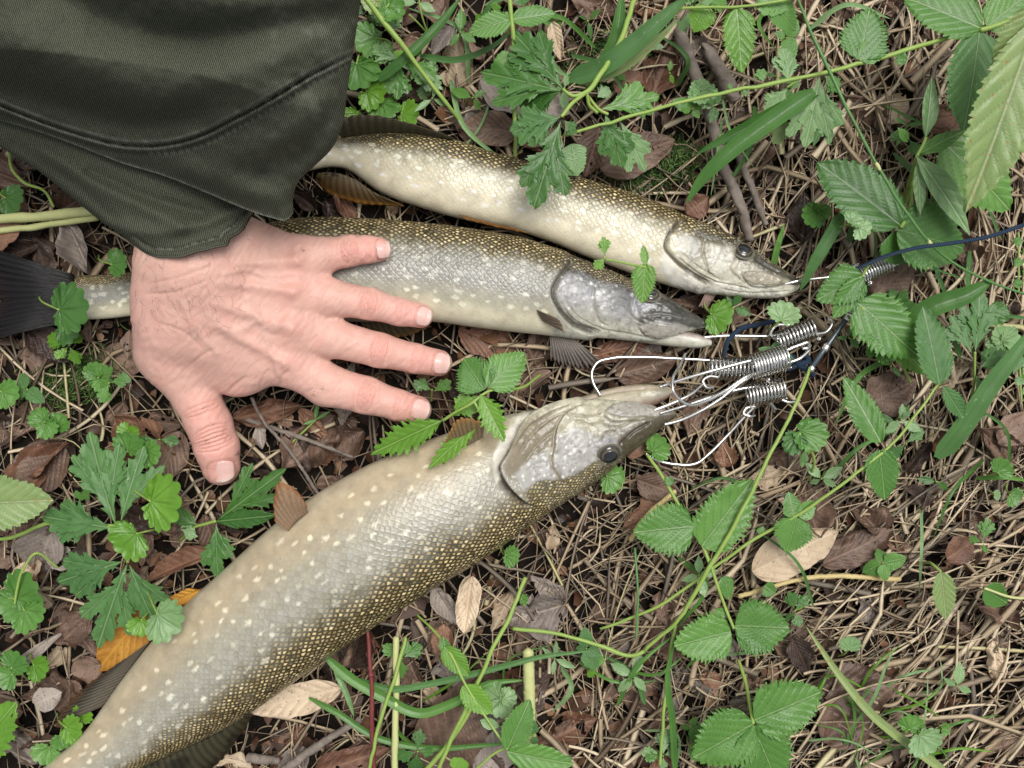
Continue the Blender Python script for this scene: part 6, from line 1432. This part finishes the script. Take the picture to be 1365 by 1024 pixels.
# -- leaves around springs and right side
plant('torn_leaf', 'torn green leaf scrap lying on the head of the middle fish', 'leaf', [('jag', (860, 352, 62), (856, 404, 60), 34, 'b', dict(curl=.02)), ('nar', (860, 356, 62), (858, 326, 62), 12, 'b', dict(teeth=4))], [([(808, 346, 58), (830, 350, 60), (860, 356, 62)], .0007, 'stem')])
plant('torn_leaf', 'small green leaf scrap between the upper two fish', 'leaf', [('lob', (806, 342, 58), (805, 316, 60), 22, 'b'), ('lob', (806, 344, 58), (793, 358, 58), 20, 'b')], [([(806, 342, 58), (806, 345, 58)], .0006, 'stem')])
ivy('crinkled light green leaf under the jaw tips of the upper fish', [(962, 425, 24, 22, 'b', .4)])
ivy('small light green round leaf next to the second coil spring', [(1046, 414, 22, 40, 'p', -1.2)])
ivy('small green leaf at the lower jaw of the largest fish, right of its eye', [(880, 594, 20, 22, 'g', -.6), (872, 602, 10, 18, 'g', 2.)])
ivy('small leaves under the back of the largest fish behind its head', [(820, 642, 20, 18, 'g', .6), (684, 742, 15, 14, 'g', .2), (700, 800, 8, 12, 'g', .2)])
plant('leaf_shoot', 'bright toothed leaf next to the upper coil spring', 'plant', [('jag', (1150, 368, 46), (1090, 400, 44), 52, 'g'), ('ser', (1148, 372, 46), (1112, 424, 44), 34, 'g')], [([(1160, 350, 20), (1150, 368, 46)], .0009, 'stem')])
plant('leaf_shoot', 'large dark toothed leaf below the steel sleeved cable', 'plant', [('jag', (1144, 404, 44), (1226, 474, 44), 78, 'g', dict(curl=.08)), ('ser', (1180, 440, 34), (1240, 500, 30), 40, 'b')], [([(1214, 510, 12), (1200, 480, 26), (1150, 410, 44)], .001, 'stem')])
plant('leaf_shoot', 'round green leaves below the lowest coil spring', 'plant', [('ivy', (1066, 575, 40), (1112, 590, 40), 46, 'g'), ('ivy', (1062, 580, 40), (1050, 612, 38), 34, 'd')], [([(1080, 640, 8), (1084, 610, 30), (1066, 578, 40)], .0009, 'stem')])
plant('lobed_leaf_plant', 'feathery grey green lobed leaves at the right edge', 'plant', [('lob', (1300, 470, 40), (1310, 390, 42), 50, 's'), ('lob', (1296, 472, 40), (1270, 420, 40), 34, 's'), ('lob', (1306, 490, 36), (1345, 470, 36), 36, 's'), ('lob', (1300, 500, 34), (1320, 540, 32), 34, 's'), ('lob', (1350, 500, 30), (1362, 470, 30), 28, 's')], [([(1290, 560, 8), (1298, 510, 30), (1300, 470, 40)], .0008, 'stem')])
plant('leaf_shoot', 'tiny round leaflets in rows at the right edge', 'plant', [('ivy', (1352 + 12 * (i % 2), 322 + 14 * i, 28), (1366 + 6 * (i % 2), 322 + 14 * i, 28), 12, 'g') for i in range(5)] + [('ivy', (1354 + 10 * (i % 2), 482 + 13 * i, 26), (1367 + 6 * (i % 2), 482 + 13 * i, 26), 12, 'p') for i in range(4)], [([(1358, 310, 26), (1358, 350, 27), (1358, 390, 26)], .0006, 'stem'), ([(1360, 470, 25), (1360, 500, 25), (1361, 535, 25)], .0006, 'stem')])
ivy('small green leaves low at the right edge', [(1338, 622, 17, 26, 'g', -.8), (1354, 664, 14, 22, 'g', .5), (1330, 660, 7, 16, 'p', 0)])
ivy('pale curled round leaves above the cord at the right', [(1140, 290, 14, 60, 'p', -.9), (1152, 308, 15, 58, 'p', .6)])
plant('leaf_shoot', 'dark ovate leaf pair right of the grass blade near the cord', 'plant', [('ser', (1200, 300, 48), (1094, 214, 46), 78, 'd', dict(teeth=14, kind='ovate')), ('ser', (1196, 306, 46), (1290, 330, 40), 90, 'd', dict(teeth=12)), ('ser', (1190, 310, 42), (1210, 352, 36), 60, 'd')], [([(1215, 240, 20), (1212, 280, 40), (1200, 302, 47)], .0012, 'stem')])
plant('leaf_shoot', 'young light green shoot of narrow leaves near the right edge', 'plant', [('lan', (1222, 208, 56), (1300, 312, 58), 34, 'p', dict(fold=.3)), ('lan', (1222, 216, 54), (1230, 286, 54), 17, 'p'), ('lan', (1234, 184, 54), (1246, 100, 58), 22, 'p'), ('lan', (1222, 206, 54), (1290, 172, 54), 22, 'g'), ('lan', (1210, 190, 40), (1198, 170, 44), 13, 'g')], [([(1206, 270, 10), (1214, 235, 36), (1222, 208, 55)], .0013, 'stem'), ([(1222, 208, 55), (1230, 196, 55), (1234, 184, 54)], .001, 'stem')])
plant('nettle', 'large nettle leaves at the top right corner', 'plant', [('ser', (1308, 38, 72), (1208, -8, 70), 66, 'g', dict(teeth=14, kind='ovate')), ('ser', (1306, 42, 72), (1290, 172, 66), 78, 's', dict(teeth=15, kind='ovate')), ('ser', (1316, 36, 72), (1385, -20, 76), 60, 'g', dict(teeth=14)), ('ser', (1258, 190, 40), (1352, 278, 36), 90, 'g', dict(teeth=12)), ('ser', (1312, 60, 66), (1352, 160, 60), 60, 'd', dict(teeth=14, kind='ovate'))], [([(1390, 10, 74), (1350, 26, 74), (1308, 40, 72)], .0016, 'stem')])
plant('nettle', 'long yellowing leaf hanging nearest to the viewer at the right edge', 'plant', [('nar', (1384, 20, 112), (1298, 282, 96), 96, 'y', dict(teeth=18, amp=.14)), ('nar', (1392, 0, 112), (1325, 90, 100), 50, 'y', dict(teeth=10))], [([(1420, -20, 60), (1400, 0, 112), (1384, 20, 112)], .0016, 'stem')])
plant('leaf_shoot', 'jagged broad leaf at the top right beside the jointed stalk', 'plant', [('jag', (1146, 80, 66), (1160, 12, 68), 66, 'g', dict(curl=.05)), ('ser', (1146, 78, 66), (1182, 55, 66), 34, 'g')], [([(1150, 84, 64), (1146, 80, 66)], .0008, 'stem')])
plant('leaf_shoot', 'yellow green ragged leaf hanging at the top right of the middle', 'plant', [('jag', (982, 12, 68), (990, 96, 64), 46, 'b', dict(curl=.08)), ('jag', (944, 8, 60), (925, 42, 56), 36, 'b'), ('ser', (1010, -4, 66), (1050, 12, 66), 40, 'g'), ('ser', (1030, 4, 66), (1062, 40, 60), 40, 'g')], [([(900, 12, 60), (945, 10, 64), (1000, 8, 68), (1070, -6, 70)], .0009, 'stem')])
plant('lobed_leaf_plant', 'pale mottled lobed leaves around the jointed stalk at the top right', 'plant', [('lob', (1052, 112, 60), (1045, 62, 58), 36, 'p'), ('lob', (1050, 118, 58), (1022, 150, 54), 44, 'p'), ('lob', (1094, 96, 62), (1076, 195, 52), 46, 'p'), ('lob', (1098, 98, 62), (1120, 122, 60), 28, 'g'), ('lob', (1048, 150, 46), (1034, 192, 40), 38, 'y'), ('lob', (1096, 110, 60), (1108, 192, 50), 34, 'p')], [([(1050, 116, 59), (1056, 112, 60), (1062, 106, 61)], .0007, 'stem')])

# -- small seedlings and threads of green between the larger plants
rngs = np.random.default_rng(55)
zones = [(480, 0, 660, 150), (600, 0, 900, 120), (880, 0, 1080, 160), (1060, 90, 1365, 330), (1180, 350, 1365, 720), (0, 440, 260, 620), (860, 560, 1365, 1010), (420, 860, 880, 1024), (960, 380, 1365, 520)]
for i in range(80):
    zx0, zy0, zx1, zy1 = zones[i % len(zones)]
    x, y = rngs.uniform(zx0, zx1), rngs.uniform(zy0, zy1)
    if covered(x, y): continue
    z = rngs.uniform(16, 30); L_ = []
    ty = str(rngs.choice(['lob', 'ivy', 'ser', 'nar', 'lan'])); m = str(rngs.choice(['g', 'g', 'd', 'p', 'b', 's'])); a0 = rngs.uniform(0, 6.28); nl = rngs.integers(2, 5)
    for q in range(nl):
        a = a0 + q * 6.28 / nl + rngs.normal(0, .3); l = rngs.uniform(13, 34); wf = {'lob': .8, 'ivy': 1.1, 'ser': .75, 'nar': .45, 'lan': .3}[ty]
        L_.append((ty, (x + 2 * math.cos(a), y + 2 * math.sin(a), z), (x + l * math.cos(a), y + l * math.sin(a), z + rngs.uniform(-6, 6)), l * wf, m))
    lab = {'lob': 'lobed', 'ivy': 'round leaved', 'ser': 'toothed', 'nar': 'narrow toothed', 'lan': 'thin leaved'}[ty] + ' ' + {'g': 'green', 'd': 'dark green', 'p': 'pale green', 'b': 'bright green', 's': 'blue green'}[m] + ' seedling ' + where(x, y)
    if not fresh(lab): continue
    plant('seedling', lab, 'seedling', L_, [([(x + rngs.normal(0, 6), y + rngs.normal(0, 6), 2), (x, y, z)], .0006, 'stem')], 'small seedlings in the litter')
for i in range(44):
    zx0, zy0, zx1, zy1 = zones[[0, 1, 2, 3, 3, 4, 6, 7][i % 8]]
    x, y = rngs.uniform(zx0, zx1), rngs.uniform(zy0, zy1); a = rngs.uniform(0, 6.28); L_ = rngs.uniform(60, 150); cv = rngs.normal(0, .45); z = rngs.uniform(12, 28)
    o = blade('grass_shoot', [(x, y, 5), (x + L_ * .5 * math.cos(a), y + L_ * .5 * math.sin(a), z), (x + L_ * math.cos(a + cv), y + L_ * math.sin(a + cv), z - 6)], rngs.uniform(3, 8), str(rngs.choice(['g', 'p', 'd', 's'])), None, n=22)
    lab = ('long' if L_ > 105 else 'short') + ' green grass shoot starting ' + where(x, y)
    if not fresh(lab): bpy.data.objects.remove(o); continue
    tag(o, lab, 'grass', 'short grass shoots among the weeds')
